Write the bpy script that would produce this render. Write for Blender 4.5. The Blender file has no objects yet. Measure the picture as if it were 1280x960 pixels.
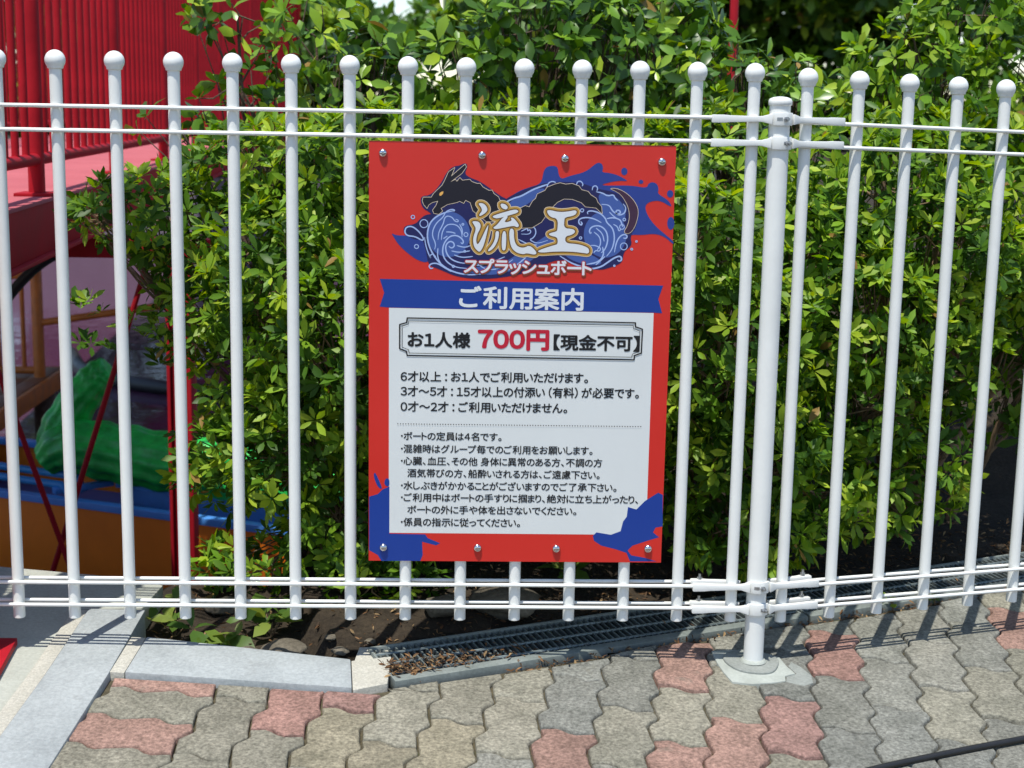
import bpy, bmesh, math, random, json
import numpy as np
from mathutils import Vector, Matrix
from mathutils.geometry import delaunay_2d_cdt

S = bpy.context.scene
COL = S.collection
rad = math.radians

# ------------------------------------------------------------------ camera
cam_data = bpy.data.cameras.new('camera')
cam = bpy.data.objects.new('camera', cam_data)
COL.objects.link(cam)
S.camera = cam
cam_data.sensor_fit = 'HORIZONTAL'
cam_data.sensor_width = 36.0
cam_data.lens = 36.0 * 1880.73 / 1280.0
cam_data.clip_start = 0.05
cam_data.clip_end = 2000.0
_r = Vector((0.99923249, -0.03492295, 0.01774291))
_u = Vector((-0.01114172, 0.18085613, 0.98344645))
_f = Vector((0.03755377, 0.98288934, -0.18032822))
m = Matrix((_r, _u, -_f)).transposed().to_4x4()
m.translation = Vector((-0.0791, -2.96664, 1.13337))
cam.matrix_world = m
cam_data.dof.use_dof = True
cam_data.dof.focus_distance = 3.05
cam_data.dof.aperture_fstop = 7.0

# ------------------------------------------------------------------ light
SUN_EL, SUN_AZ = 72.0, 25.0      # from the front, to the left of the fence normal
world = bpy.data.worlds.new('World')
S.world = world
world.use_nodes = True
wn = world.node_tree.nodes
sky = wn.new('ShaderNodeTexSky')
sky.sky_type = 'NISHITA'
sky.sun_disc = False
sky.sun_elevation = rad(SUN_EL)
sky.sun_rotation = rad(180 + SUN_AZ)
sky.air_density = 1.0
sky.dust_density = 0.4
bg = wn['Background']
bg.inputs['Strength'].default_value = 0.15
world.node_tree.links.new(sky.outputs[0], bg.inputs[0])

sun_data = bpy.data.lights.new('sun', 'SUN')
sun = bpy.data.objects.new('sun', sun_data)
COL.objects.link(sun)
sun_data.energy = 4.3
sun_data.angle = rad(0.53)
sun_data.color = (1.0, 0.965, 0.88)
to_sun = Vector((-math.sin(rad(SUN_AZ)) * math.cos(rad(SUN_EL)), -math.cos(rad(SUN_AZ)) * math.cos(rad(SUN_EL)), math.sin(rad(SUN_EL))))
sun.rotation_euler = to_sun.to_track_quat('Z', 'Y').to_euler()
sun.location = (-2, -3, 9)

S.view_settings.view_transform = 'Standard'
S.view_settings.look = 'None'
S.view_settings.exposure = 0.32
S.view_settings.gamma = 1.0
S.view_settings.use_curve_mapping = False
S.render.engine = 'CYCLES'
S.cycles.max_bounces = 6
S.cycles.diffuse_bounces = 3
S.cycles.glossy_bounces = 3
S.cycles.transmission_bounces = 4
S.cycles.transparent_max_bounces = 4

# ------------------------------------------------------------------ materials
def new_mat(name):
    mt = bpy.data.materials.new(name)
    mt.use_nodes = True
    nt = mt.node_tree
    return mt, nt, nt.nodes['Principled BSDF']

def N(nt, t, **kw):
    n = nt.nodes.new(t)
    for k, v in kw.items():
        if k in n.inputs: n.inputs[k].default_value = v
        else: setattr(n, k, v)
    return n

def ramp(nt, src, stops):
    r = nt.nodes.new('ShaderNodeValToRGB')
    els = r.color_ramp.elements
    while len(els) < len(stops): els.new(0.5)
    for e, (p, c) in zip(els, stops):
        e.position = p
        e.color = (*c, 1) if len(c) == 3 else c
    nt.links.new(src, r.inputs[0])
    return r

def plain(name, col, rough=0.5, metal=0.0, var=0.0, scale=8.0, bump=0.0, bscale=60.0, spec=0.5, coat=0.0):
    """one paint or metal, with faint uneven wear"""
    mt, nt, b = new_mat(name)
    b.inputs['Roughness'].default_value = rough
    b.inputs['Metallic'].default_value = metal
    b.inputs['Specular IOR Level'].default_value = spec
    b.inputs['Coat Weight'].default_value = coat
    b.inputs['Base Color'].default_value = (*col, 1)
    tc = N(nt, 'ShaderNodeTexCoord')
    if var:
        no = N(nt, 'ShaderNodeTexNoise', Scale=scale, Detail=6.0, Roughness=0.65)
        nt.links.new(tc.outputs['Object'], no.inputs['Vector'])
        lo = tuple(max(0, c * (1 - var)) for c in col); hi = tuple(min(1, c * (1 + var)) for c in col)
        rp = ramp(nt, no.outputs[0], [(0.3, lo), (0.7, hi)])
        nt.links.new(rp.outputs[0], b.inputs['Base Color'])
        mp = N(nt, 'ShaderNodeMapRange'); mp.inputs['To Min'].default_value = max(0.03, rough - 0.12); mp.inputs['To Max'].default_value = min(1, rough + 0.12)
        nt.links.new(no.outputs[0], mp.inputs['Value']); nt.links.new(mp.outputs[0], b.inputs['Roughness'])
    if bump:
        nb = N(nt, 'ShaderNodeTexNoise', Scale=bscale, Detail=5.0, Roughness=0.6)
        nt.links.new(tc.outputs['Object'], nb.inputs['Vector'])
        bp = N(nt, 'ShaderNodeBump', Strength=bump, Distance=0.004)
        nt.links.new(nb.outputs[0], bp.inputs['Height']); nt.links.new(bp.outputs[0], b.inputs['Normal'])
    return mt

def mineral(name, cols, big=3.0, fine=180.0, speck=0.25, bump=0.5, rough=0.85, attr=None, stain=None, dist=0.003):
    """concrete, mortar, stone or soil: broad blotches, fine grain and specks"""
    mt, nt, b = new_mat(name)
    b.inputs['Roughness'].default_value = rough
    b.inputs['Specular IOR Level'].default_value = 0.3
    tc = N(nt, 'ShaderNodeTexCoord')
    n1 = N(nt, 'ShaderNodeTexNoise', Scale=big, Detail=8.0, Roughness=0.65)
    n2 = N(nt, 'ShaderNodeTexNoise', Scale=fine, Detail=4.0, Roughness=0.7)
    for n in (n1, n2): nt.links.new(tc.outputs['Object'], n.inputs['Vector'])
    if attr:
        at = N(nt, 'ShaderNodeAttribute'); at.attribute_name = attr
        base = at.outputs['Color']
        r1 = ramp(nt, n1.outputs[0], [(0.28, (0.66, 0.66, 0.62)), (0.72, (1.18, 1.16, 1.12))])
        mx = N(nt, 'ShaderNodeMix', data_type='RGBA', blend_type='MULTIPLY'); mx.inputs[0].default_value = 1.0
        nt.links.new(base, mx.inputs[6]); nt.links.new(r1.outputs[0], mx.inputs[7])
        cur = mx.outputs[2]
    else:
        r1 = ramp(nt, n1.outputs[0], [(0.25 + 0.5 * i / max(1, len(cols) - 1), c) for i, c in enumerate(cols)])
        cur = r1.outputs[0]
    r2 = ramp(nt, n2.outputs[0], [(0.3, (1 - speck,) * 3), (0.5, (1, 1, 1)), (0.72, (1 + speck * 1.3,) * 3)])
    mx = N(nt, 'ShaderNodeMix', data_type='RGBA', blend_type='MULTIPLY'); mx.inputs[0].default_value = 1.0
    nt.links.new(cur, mx.inputs[6]); nt.links.new(r2.outputs[0], mx.inputs[7])
    cur = mx.outputs[2]
    if stain:
        n3 = N(nt, 'ShaderNodeTexNoise', Scale=stain[1], Detail=5.0, Roughness=0.7)
        nt.links.new(tc.outputs['Object'], n3.inputs['Vector'])
        r3 = ramp(nt, n3.outputs[0], [(stain[2], (0, 0, 0)), (stain[2] + 0.14, (1, 1, 1))])
        mx = N(nt, 'ShaderNodeMix', data_type='RGBA')
        nt.links.new(r3.outputs[0], mx.inputs[0]); nt.links.new(cur, mx.inputs[6]); mx.inputs[7].default_value = (*stain[0], 1)
        cur = mx.outputs[2]
    nt.links.new(cur, b.inputs['Base Color'])
    ad = N(nt, 'ShaderNodeMath', operation='MULTIPLY_ADD'); ad.inputs[1].default_value = 0.6
    nt.links.new(n2.outputs[0], ad.inputs[0]); nt.links.new(n1.outputs[0], ad.inputs[2])
    bp = N(nt, 'ShaderNodeBump', Strength=bump, Distance=dist)
    nt.links.new(ad.outputs[0], bp.inputs['Height']); nt.links.new(bp.outputs[0], b.inputs['Normal'])
    return mt

def leaf_mat(name, rough=0.38, trans=0.32, spec=0.5):
    mt, nt, b = new_mat(name)
    at = N(nt, 'ShaderNodeAttribute'); at.attribute_name = 'leaf_colour'
    nt.links.new(at.outputs['Color'], b.inputs['Base Color'])
    b.inputs['Roughness'].default_value = rough
    b.inputs['Specular IOR Level'].default_value = spec
    tr = N(nt, 'ShaderNodeBsdfTranslucent')
    hs = N(nt, 'ShaderNodeHueSaturation'); hs.inputs['Hue'].default_value = 0.485; hs.inputs['Saturation'].default_value = 1.1; hs.inputs['Value'].default_value = 1.5
    nt.links.new(at.outputs['Color'], hs.inputs['Color']); nt.links.new(hs.outputs[0], tr.inputs['Color'])
    mx = N(nt, 'ShaderNodeMixShader'); mx.inputs[0].default_value = trans
    nt.links.new(b.outputs[0], mx.inputs[1]); nt.links.new(tr.outputs[0], mx.inputs[2])
    nt.links.new(mx.outputs[0], nt.nodes['Material Output'].inputs['Surface'])
    return mt

M_WHITE = plain('white_enamel', (0.775, 0.78, 0.75), 0.34, var=0.055, scale=9, coat=0.1, bump=0.06, bscale=35)
M_ZINC = plain('galvanised_bolt', (0.42, 0.43, 0.44), 0.38, 0.9, var=0.2, scale=60)
M_CHROME = plain('polished_screw', (0.62, 0.62, 0.63), 0.16, 1.0)
M_GRATE = plain('galvanised_grating', (0.17, 0.2, 0.2), 0.5, 0.55, var=0.35, scale=20, bump=0.3)
M_GRATE_EDGE = mineral('weathered_grating_frame', [(0.12, 0.14, 0.13), (0.24, 0.265, 0.25)], 9, 160, 0.15, 0.3, 0.6, stain=((0.36, 0.37, 0.35), 12, 0.62))
M_RED = plain('red_paint', (0.36, 0.010, 0.018), 0.55, var=0.2, scale=5, bump=0.2, bscale=40, spec=0.14)
M_RED_DECK = mineral('red_deck_coating', [(0.38, 0.085, 0.1), (0.49, 0.13, 0.145)], 2.5, 120, 0.12, 0.35, 0.7)
M_ORANGE = plain('orange_hull_paint', (0.92, 0.23, 0.014), 0.4, var=0.12, scale=3, bump=0.1, bscale=12)
M_ORANGE_POST = plain('orange_brown_paint', (0.5, 0.15, 0.02), 0.5, var=0.25, scale=14, bump=0.4, bscale=30)
M_BLUE = plain('blue_gunwale_paint', (0.075, 0.26, 0.66), 0.35, var=0.12, scale=6)
M_BLUE_IN = plain('deep_blue_paint', (0.012, 0.06, 0.22), 0.45, var=0.15, scale=6)
M_SKYBLUE = plain('light_blue_paint', (0.04, 0.27, 0.62), 0.3, var=0.08, scale=6)
M_GREEN = plain('green_figure_paint', (0.022, 0.47, 0.065), 0.4, var=0.5, scale=9, bump=1.0, bscale=18)
M_BLACK = plain('black_rubber', (0.012, 0.012, 0.013), 0.45, var=0.2, scale=20, bump=0.15)
M_WOOD = plain('brown_deck_boards', (0.2, 0.085, 0.04), 0.5, var=0.4, scale=9, bump=0.4, bscale=25)
M_BARK = plain('bark', (0.11, 0.075, 0.05), 0.9, var=0.4, scale=30, bump=0.8, bscale=90)
M_TWIG = plain('twig', (0.2, 0.13, 0.075), 0.85, var=0.4, scale=30)
M_CONC = mineral('kerb_concrete', [(0.23, 0.25, 0.255), (0.315, 0.34, 0.345), (0.37, 0.395, 0.4)], 6, 120, 0.16, 0.6, 0.88, stain=((0.2, 0.205, 0.195), 5, 0.6))
M_SLAB = mineral('pale_slab_concrete', [(0.3, 0.31, 0.27), (0.44, 0.45, 0.4)], 3, 140, 0.12, 0.45, 0.9, stain=((0.24, 0.235, 0.2), 6, 0.63))
M_MORTAR = mineral('sandy_mortar', [(0.38, 0.365, 0.31), (0.46, 0.445, 0.39)], 14, 190, 0.22, 0.7, 0.95)
M_WETMORTAR = mineral('grey_mortar_collar', [(0.2, 0.215, 0.2), (0.27, 0.285, 0.265)], 14, 160, 0.15, 0.6, 0.9, stain=((0.5, 0.51, 0.48), 30, 0.69))
M_PALEMORTAR = mineral('pale_mortar', [(0.26, 0.28, 0.25), (0.42, 0.445, 0.41)], 12, 150, 0.08, 0.5, 0.9, stain=((0.3, 0.31, 0.28), 20, 0.62))
M_PAVER = mineral('paver_concrete', None, 13, 130, 0.5, 1.0, 0.92, attr='paver_colour', dist=0.005, stain=((0.13, 0.125, 0.1), 7, 0.63))
M_JOINT = mineral('joint_sand', [(0.04, 0.036, 0.024), (0.11, 0.092, 0.055)], 40, 300, 0.3, 0.8, 0.95, stain=((0.06, 0.075, 0.025), 9, 0.58))
M_SOIL = mineral('soil', [(0.02, 0.015, 0.01), (0.05, 0.037, 0.024)], 10, 110, 0.4, 1.0, 0.97, dist=0.01)
M_STONE = mineral('bed_stone', [(0.07, 0.06, 0.045), (0.19, 0.165, 0.125)], 16, 120, 0.25, 0.9, 0.92)
M_POOL = mineral('pool_concrete', [(0.14, 0.12, 0.14), (0.22, 0.18, 0.21)], 2, 60, 0.15, 0.4, 0.8)
M_LITTER = leaf_mat('dry_leaf', 0.75, 0.1, 0.2)
M_LEAF = leaf_mat('azalea_leaf', 0.45, 0.38, 0.28)
M_GLOSSY = leaf_mat('glossy_leaf', 0.33, 0.22, 0.42)
M_FAR = leaf_mat('far_leaf', 0.5, 0.25, 0.35)

def water_mat():
    mt, nt, b = new_mat('pool_water')
    b.inputs['Base Color'].default_value = (0.085, 0.03, 0.065, 1)
    b.inputs['Roughness'].default_value = 0.07
    b.inputs['IOR'].default_value = 1.33
    b.inputs['Specular IOR Level'].default_value = 0.9
    tc = N(nt, 'ShaderNodeTexCoord')
    n = N(nt, 'ShaderNodeTexNoise', Scale=3.5, Detail=4.0, Roughness=0.5)
    nt.links.new(tc.outputs['Object'], n.inputs['Vector'])
    bp = N(nt, 'ShaderNodeBump', Strength=0.12, Distance=0.05)
    nt.links.new(n.outputs[0], bp.inputs['Height']); nt.links.new(bp.outputs[0], b.inputs['Normal'])
    return mt
M_WATER = water_mat()

# sign printing inks on a satin board
def ink(name, col, rough=0.34): return plain(name, col, rough, var=0.03, scale=4)
INK = {
    'red': ink('red_print', (0.6, 0.025, 0.017)), 'white': ink('white_print', (0.685, 0.705, 0.695)), 'royal': ink('royal_blue_print', (0.02, 0.045, 0.25)),
    'banner': ink('banner_blue_print', (0.008, 0.042, 0.27)), 'navy': ink('navy_print', (0.012, 0.013, 0.09)), 'mid': ink('mid_blue_print', (0.05, 0.1, 0.33)),
    'foam': ink('pale_blue_print', (0.36, 0.47, 0.76)), 'black': ink('dragon_black_print', (0.009, 0.007, 0.016)), 'cream': ink('cream_print', (0.72, 0.58, 0.42)),
    'plum': ink('plum_print', (0.05, 0.018, 0.045)), 'gold': ink('gold_print', (0.48, 0.27, 0.05)), 'brown': ink('brown_print', (0.14, 0.07, 0.02)),
    'k': ink('black_print', (0.012, 0.012, 0.014)), 'r': ink('price_red_print', (0.5, 0.012, 0.035)), 'w': ink('lettering_white_print', (0.68, 0.7, 0.73)),
    'pink': ink('crimson_print', (0.42, 0.03, 0.045)), 'eye': ink('amber_print', (0.8, 0.42, 0.1)),
}

# ------------------------------------------------------------------ object helpers
def empty(name, loc, label=None, cat=None, group=None, parent=None, kind=None):
    o = bpy.data.objects.new(name, None)
    COL.objects.link(o)
    o.location = loc
    o.empty_display_size = 0.1
    tag(o, label, cat, group, kind)
    return o

def tag(o, label=None, cat=None, group=None, kind=None):
    if label: o['label'] = label
    if cat: o['category'] = cat
    if group: o['group'] = group
    if kind: o['kind'] = kind
    return o

def world_loc(o):
    v = Vector(o.location)
    while o.parent: o = o.parent; v = v + Vector(o.location)
    return v

class MB:
    """collects vertices and faces given in world coordinates"""
    def __init__(s): s.v = []; s.f = []; s.mi = []; s.col = None
    def add(s, vs, fs, mi=0):
        n = len(s.v); s.v += [tuple(p) for p in vs]; s.f += [tuple(i + n for i in f) for f in fs]; s.mi += [mi] * len(fs); return s
    def box(s, c, d, rz=0.0, mi=0, M=None):
        x, y, z = (q / 2 for q in d)
        P = [Vector((i * x, j * y, k * z)) for k in (-1, 1) for j in (-1, 1) for i in (-1, 1)]
        R = M if M is not None else Matrix.Rotation(rz, 3, 'Z')
        P = [R @ p + Vector(c) for p in P]
        return s.add(P, [(0, 2, 3, 1), (4, 5, 7, 6), (0, 1, 5, 4), (2, 6, 7, 3), (0, 4, 6, 2), (1, 3, 7, 5)], mi)
    def tube(s, pts, r, n=12, cap=True, mi=0):
        pts = [Vector(p) for p in pts]
        rs = r if isinstance(r, (list, tuple)) else [r] * len(pts)
        rings = []; up = None
        for i, p in enumerate(pts):
            t = (pts[min(i + 1, len(pts) - 1)] - pts[max(i - 1, 0)]).normalized()
            if up is None: up = Vector((0, 0, 1)) if abs(t.z) < 0.9 else Vector((0, 1, 0))
            a = t.cross(up).normalized(); b = a.cross(t).normalized(); up = b
            rings.append([p + (a * math.cos(2 * math.pi * k / n) + b * math.sin(2 * math.pi * k / n)) * rs[i] for k in range(n)])
        vs = [q for g in rings for q in g]
        fs = [(i * n + k, i * n + (k + 1) % n, (i + 1) * n + (k + 1) % n, (i + 1) * n + k) for i in range(len(pts) - 1) for k in range(n)]
        if cap: fs += [tuple(range(n))[::-1], tuple((len(pts) - 1) * n + k for k in range(n))]
        return s.add(vs, fs, mi)
    def lathe(s, c, prof, n=24, mi=0):
        """prof: (radius, height) from bottom to top round the vertical through c"""
        c = Vector(c); vs = []; fs = []
        for r, z in prof:
            for k in range(n):
                a = 2 * math.pi * k / n; vs.append(c + Vector((r * math.cos(a), r * math.sin(a), z)))
        for i in range(len(prof) - 1):
            for k in range(n): fs.append((i * n + k, i * n + (k + 1) % n, (i + 1) * n + (k + 1) % n, (i + 1) * n + k))
        fs += [tuple(range(n))[::-1], tuple((len(prof) - 1) * n + k for k in range(n))]
        return s.add(vs, fs, mi)
    def prism(s, poly, zf0, zf1, mi=0):
        """poly: xy outline; zf0/zf1: bottom and top height functions"""
        n = len(poly)
        a = sum(poly[i][0] * poly[(i + 1) % n][1] - poly[(i + 1) % n][0] * poly[i][1] for i in range(n))
        if a < 0: poly = poly[::-1]
        vs = [(x, y, zf0(x, y)) for x, y in poly] + [(x, y, zf1(x, y)) for x, y in poly]
        fs = [tuple(range(n))[::-1], tuple(range(n, 2 * n))] + [(i, (i + 1) % n, n + (i + 1) % n, n + i) for i in range(n)]
        return s.add(vs, fs, mi)
    def build(s, name, mat, parent=None, smooth=30, bevel=0.0, seg=2):
        me = bpy.data.meshes.new(name)
        o = bpy.data.objects.new(name, me)
        off = Vector((0, 0, 0))
        if parent is not None: off = world_loc(parent)
        me.from_pydata([(Vector(p) - off)[:] for p in s.v], [], s.f)
        me.update()
        for mt in (mat if isinstance(mat, list) else [mat]): me.materials.append(mt)
        if isinstance(mat, list): me.polygons.foreach_set('material_index', s.mi)
        if bevel:
            bm = bmesh.new(); bm.from_mesh(me)
            es = [e for e in bm.edges if len(e.link_faces) == 2 and e.calc_face_angle(0) > 0.6]
            bmesh.ops.bevel(bm, geom=es, offset=bevel, segments=seg, affect='EDGES', profile=0.6, clamp_overlap=True)
            bm.to_mesh(me); bm.free()
        if smooth:
            me.polygons.foreach_set('use_smooth', [True] * len(me.polygons)); me.set_sharp_from_angle(angle=rad(smooth))
        COL.objects.link(o)
        if parent is not None: o.parent = parent
        return o

def dup(o, parent, delta):
    """the same part again, moved; its own sub-parts follow"""
    c = o.copy(); COL.objects.link(c)
    c.parent = parent
    c.location = Vector(o.location) + Vector(delta)
    for ch in o.children:
        d = ch.copy(); COL.objects.link(d); d.parent = c; d.location = ch.location
    return c

# slope of the pavement: it falls towards the viewer and a little to the right
def pave_z(x, y): return 0.08 * y - 0.02 * (x - 0.548)

RNG = np.random.default_rng(11)
random.seed(5)

# ================================================================== setting
E_CH = Vector((math.cos(rad(22)), math.sin(rad(22)), 0)); N_CH = Vector((-E_CH.y, E_CH.x, 0))
CH0 = Vector((-0.200, -0.128, 0))                       # near corner of the drain, its front edge runs along E_CH
def ch_uv(x, y):
    d = Vector((x, y, 0)) - CH0
    return d.dot(E_CH), d.dot(N_CH)
def kerb_front(x): return -0.117 + (x + 0.756) * (-0.048 / 0.481)

POOL_X0, POOL_X1, POOL_Y1 = -14.0, 0.3, 19.0
def in_pool(x, y):
    if not (POOL_X0 < x < POOL_X1 and y < POOL_Y1): return False
    return y > (0.46 if x < -0.47 else 1.02)

def hash_noise(x, y, s):
    from mathutils import noise
    return noise.noise(Vector((x * s, y * s, 3.7)))

def ground_h(x, y):
    px, py = max(-2.5, min(2.6, x)), max(-2.0, min(0.9, y))
    z = pave_z(px, py) - 0.06
    u, v = ch_uv(x, y)
    if y < 0.9 and -0.05 < u < 2.2 and v > -0.012:
        if v < 0.2: return z - 0.12
        return z + 0.045 + 0.02 * hash_noise(x, y, 9) + 0.010 * hash_noise(x, y, 25)
    if -0.76 < x < 2.4 and y > kerb_front(x) + 0.1 and y < 1.02: z += 0.018 * hash_noise(x, y, 8) + 0.012 * hash_noise(x, y, 24) + max(0, y - 0.2) * 0.05
    if x > 0.3 and y > 0.95:      # the bank behind the bushes on the right
        t = min(1, (y - 0.95) / 1.6) * min(1, (x - 0.3) / 0.3)
        z += 0.62 * t * t * (3 - 2 * t) + 0.03 * hash_noise(x, y, 3)
    return z

def make_ground():
    xs = sorted(set([-400, -120, -40, POOL_X0, -9, -6, -4, -2.5, -1.6, -1.2, POOL_X1, 0.45, 3.2, 4.5, 7, 15, 50, 150, 400] + [round(-0.94 + 0.035 * i, 4) for i in range(95)] + [-0.47]))
    ys = sorted(set([-400, -100, -30, -10, -5, -3, -1.8, -1.0, -0.6, POOL_Y1, 24, 40, 1.2, 1.6, 1.8, 2.3, 2.6, 0.3, 100, 250, 600, 1.4, 2, 3, 5, 8, 12] + [round(-0.35 + 0.035 * i, 4) for i in range(39)] + [0.46, 1.02]))
    idx = {}; mb = MB()
    def vid(i, j):
        if (i, j) not in idx:
            idx[(i, j)] = len(mb.v); mb.v.append((xs[i], ys[j], ground_h(xs[i], ys[j])))
        return idx[(i, j)]
    cell = {}
    for i in range(len(xs) - 1):
        for j in range(len(ys) - 1):
            cell[i, j] = in_pool((xs[i] + xs[i + 1]) / 2, (ys[j] + ys[j + 1]) / 2)
            if not cell[i, j]:
                mb.f.append((vid(i, j), vid(i + 1, j), vid(i + 1, j + 1), vid(i, j + 1))); mb.mi.append(0)
    # walls of the basin and its floor
    ZB = -1.5
    for (i, j), p in cell.items():
        if not p: continue
        mb.add([(xs[i], ys[j], ZB), (xs[i + 1], ys[j], ZB), (xs[i + 1], ys[j + 1], ZB), (xs[i], ys[j + 1], ZB)], [(0, 1, 2, 3)], 1)
        for di, dj, a, b in ((-1, 0, (0, 0), (0, 1)), (1, 0, (1, 0), (1, 1)), (0, -1, (0, 0), (1, 0)), (0, 1, (0, 1), (1, 1))):
            q = cell.get((i + di, j + dj))
            if q is False:
                A = (xs[i + a[0]], ys[j + a[1]]); B = (xs[i + b[0]], ys[j + b[1]])
                mb.add([(*A, ZB), (*B, ZB), (*B, ground_h(*B)), (*A, ground_h(*A))], [(0, 1, 2, 3)], 1)
    o = mb.build('ground', [M_SOIL, M_POOL], smooth=40)
    tag(o, kind='structure')
make_ground()

w = MB(); w.add([(POOL_X0, 0.5, -1.0), (POOL_X1, 0.5, -1.0), (POOL_X1, POOL_Y1, -1.0), (POOL_X0, POOL_Y1, -1.0)], [(0, 1, 2, 3)])
tag(w.build('water', M_WATER, smooth=0), kind='structure')

# ------------------------------------------------------------------ interlocking pavers, laid in one mesh
PINK_AT = [(-0.73, -0.146), (-0.641, -0.162), (-0.537, -0.181), (-0.406, -0.248), (-0.704, -0.334), (-0.592, -0.461), (0.058, -0.443), (0.29, -0.433), (0.403, -0.063), (0.601, -0.211), (0.446, -0.329), (0.735, 0.08), (0.946, -0.126), (1.075, 0.009), (1.223, 0.331), (-0.275, -0.171), (1.202, 0.262)]
def srx(y):   # right edge of the long concrete strip
    return -0.777 + (y + 0.486) * 0.0559 if y < -0.128 else -0.757 + (y + 0.128) * 0.031
def make_pavement():
    cx, cy, th = 0.1058, 0.1150, rad(-9.5)
    ex = Vector((math.cos(th), math.sin(th))) * cx
    ev = Vector((math.sin(th), -math.cos(th))) * cy          # towards the viewer
    O = Vector((0.125, -0.072))
    PV = [(0, 0), (.12, .045), (.21, .074), (.29, .048), (.46, -.072), (.55, -.104), (.66, -.083), (.85, -.033)]
    PH = [(0, 0), (.14, -.045), (.28, -.075), (.4, -.04), (.55, .06), (.67, .09), (.85, .038)]
    def vedge(i, j): return [(i + d, j + t) for t, d in PV]                 # from (i,j) down to (i,j+1), last point left out
    def hedge(i, j): return [(i + t, j + d) for t, d in PH]
    def W(p): return O + ex * p[0] + ev * p[1]
    def outline(i, j, w_, h_):
        P = []
        for k in range(w_): P += hedge(i + k, j)
        for k in range(h_): P += vedge(i + w_, j + k)
        q = []
        for k in range(w_): q += hedge(i + k, j + h_)
        q.append((i + w_, j + h_)); P += q[::-1][:-1]
        q = []
        for k in range(h_): q += vedge(i, j + k)
        q.append((i, j + h_)); P += q[::-1][:-1]
        return [W(p) for p in P]
    def clip(P, a, n):
        """keep the side of the line through a where n points"""
        R = []
        for k in range(len(P)):
            p, q = P[k], P[(k + 1) % len(P)]
            dp, dq = (p - a).dot(n), (q - a).dot(n)
            if dp >= 0: R.append(p)
            if dp * dq < 0: R.append(p + (q - p) * (dp / (dp - dq)))
        return R
    def inset(P, d):
        n = len(P); R = []
        for k in range(n):
            a, b, c = P[k - 1], P[k], P[(k + 1) % n]
            e1 = (b - a); e2 = (c - b)
            if e1.length < 1e-6 or e2.length < 1e-6: R.append(b); continue
            n1 = Vector((-e1.y, e1.x)).normalized(); n2 = Vector((-e2.y, e2.x)).normalized()
            v = n1 + n2
            if v.length < 0.3: R.append(b + n1 * d); continue
            v.normalize(); R.append(b + v * d / max(0.5, v.dot(n1)))
        return R
    def area(P): return sum(P[k].x * P[(k + 1) % len(P)].y - P[(k + 1) % len(P)].x * P[k].y for k in range(len(P))) / 2
    rng = random.Random(21)
    doms = []
    I0 = -8
    used = set()
    for j in range(-8, 22):
        for i in range(I0 - 2, I0 + 2, 2): doms.append((i, j, 2, 1))
    for i in range(I0 + 2, 26):
        for j in range(-8, 22):
            if (j + i) % 2 == 0: doms.append((i, j, 1, 2))
    mb = MB(); cols = []
    greys = [(0.262, 0.257, 0.226), (0.24, 0.24, 0.215), (0.275, 0.262, 0.215), (0.295, 0.268, 0.2), (0.226, 0.23, 0.212), (0.262, 0.252, 0.208)]
    pinks = [(0.32, 0.188, 0.162), (0.295, 0.178, 0.158), (0.335, 0.21, 0.176)]
    kd = Vector((0.048, 0.481)).normalized() * -1
    for (i, j, w_, h_) in doms:
        P = outline(i, j, w_, h_)
        c = sum(P, Vector((0, 0))) / len(P)
        if c.x < srx(c.y) - 0.06 or not (-0.98 < c.x < 2.3 and -1.4 < c.y < 0.75): continue
        if area(P) < 0: P = P[::-1]
        if c.x < -0.24: P = clip(P, Vector((-0.756, -0.117 - 0.003)), kd)
        else: P = clip(P, CH0.to_2d() - N_CH.to_2d() * (0.022 + 0.008 * math.sin(c.x * 9)), -N_CH.to_2d())
        # drop near-coincident points
        Q = [p for k, p in enumerate(P) if (p - P[k - 1]).length > 0.0012]
        if len(Q) < 4 or abs(area(Q)) < 0.0009: continue
        Q = inset([p + Vector((rng.uniform(-.0007, .0007), rng.uniform(-.0007, .0007))) for p in Q], 0.0019 + 0.0009 * rng.random())
        eh = ev.normalized()
        Q = [p - eh * 0.0010 * max(-1, min(1, (p - c).dot(eh) / 0.02)) for p in Q]
        T = inset(Q, 0.0042)
        if area(Q) < 0 or area(T) < 0: continue
        dz = rng.uniform(-0.002, 0.002); tx, ty = rng.uniform(-.012, .012), rng.uniform(-.012, .012)
        zt = lambda p: pave_z(p.x, p.y) + dz + tx * (p.x - c.x) + ty * (p.y - c.y)
        n = len(Q); T = T[:]
        vs = [(p.x, p.y, zt(p) - 0.03) for p in Q] + [(p.x, p.y, zt(p) - 0.0036) for p in Q] + [(p.x + (q.x - p.x) * .4, p.y + (q.y - p.y) * .4, zt(p) - 0.0011) for p, q in zip(Q, T)] + [(p.x, p.y, zt(p)) for p in T]
        fs = [(a * n + k, a * n + (k + 1) % n, (a + 1) * n + (k + 1) % n, (a + 1) * n + k) for a in range(3) for k in range(n)] + [tuple(range(3 * n, 4 * n))]
        pk = min(((c.x - a) ** 2 + (c.y - b) ** 2) ** .5 for a, b in PINK_AT)
        vis = c.y > -0.55
        pink = pk < 0.068 if vis else rng.random() < 0.28
        base = rng.choice(pinks) if pink else rng.choice(greys)
        if c.x > 0.6 and not pink: base = rng.choice([greys[0], greys[1], greys[4], greys[5]])
        g = rng.uniform(0.72, 0.9)
        mb.add(vs, fs, 0); cols += [(base[0] * g, base[1] * g, base[2] * g, 1)] * len(vs)
    # the sand bed seen in the joints
    B = [(-0.80, -1.6), (2.6, -1.6), (2.6, 0.95)]
    a = CH0 + E_CH * 3.0 - N_CH * 0.006; b_ = CH0 - N_CH * 0.006
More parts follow.
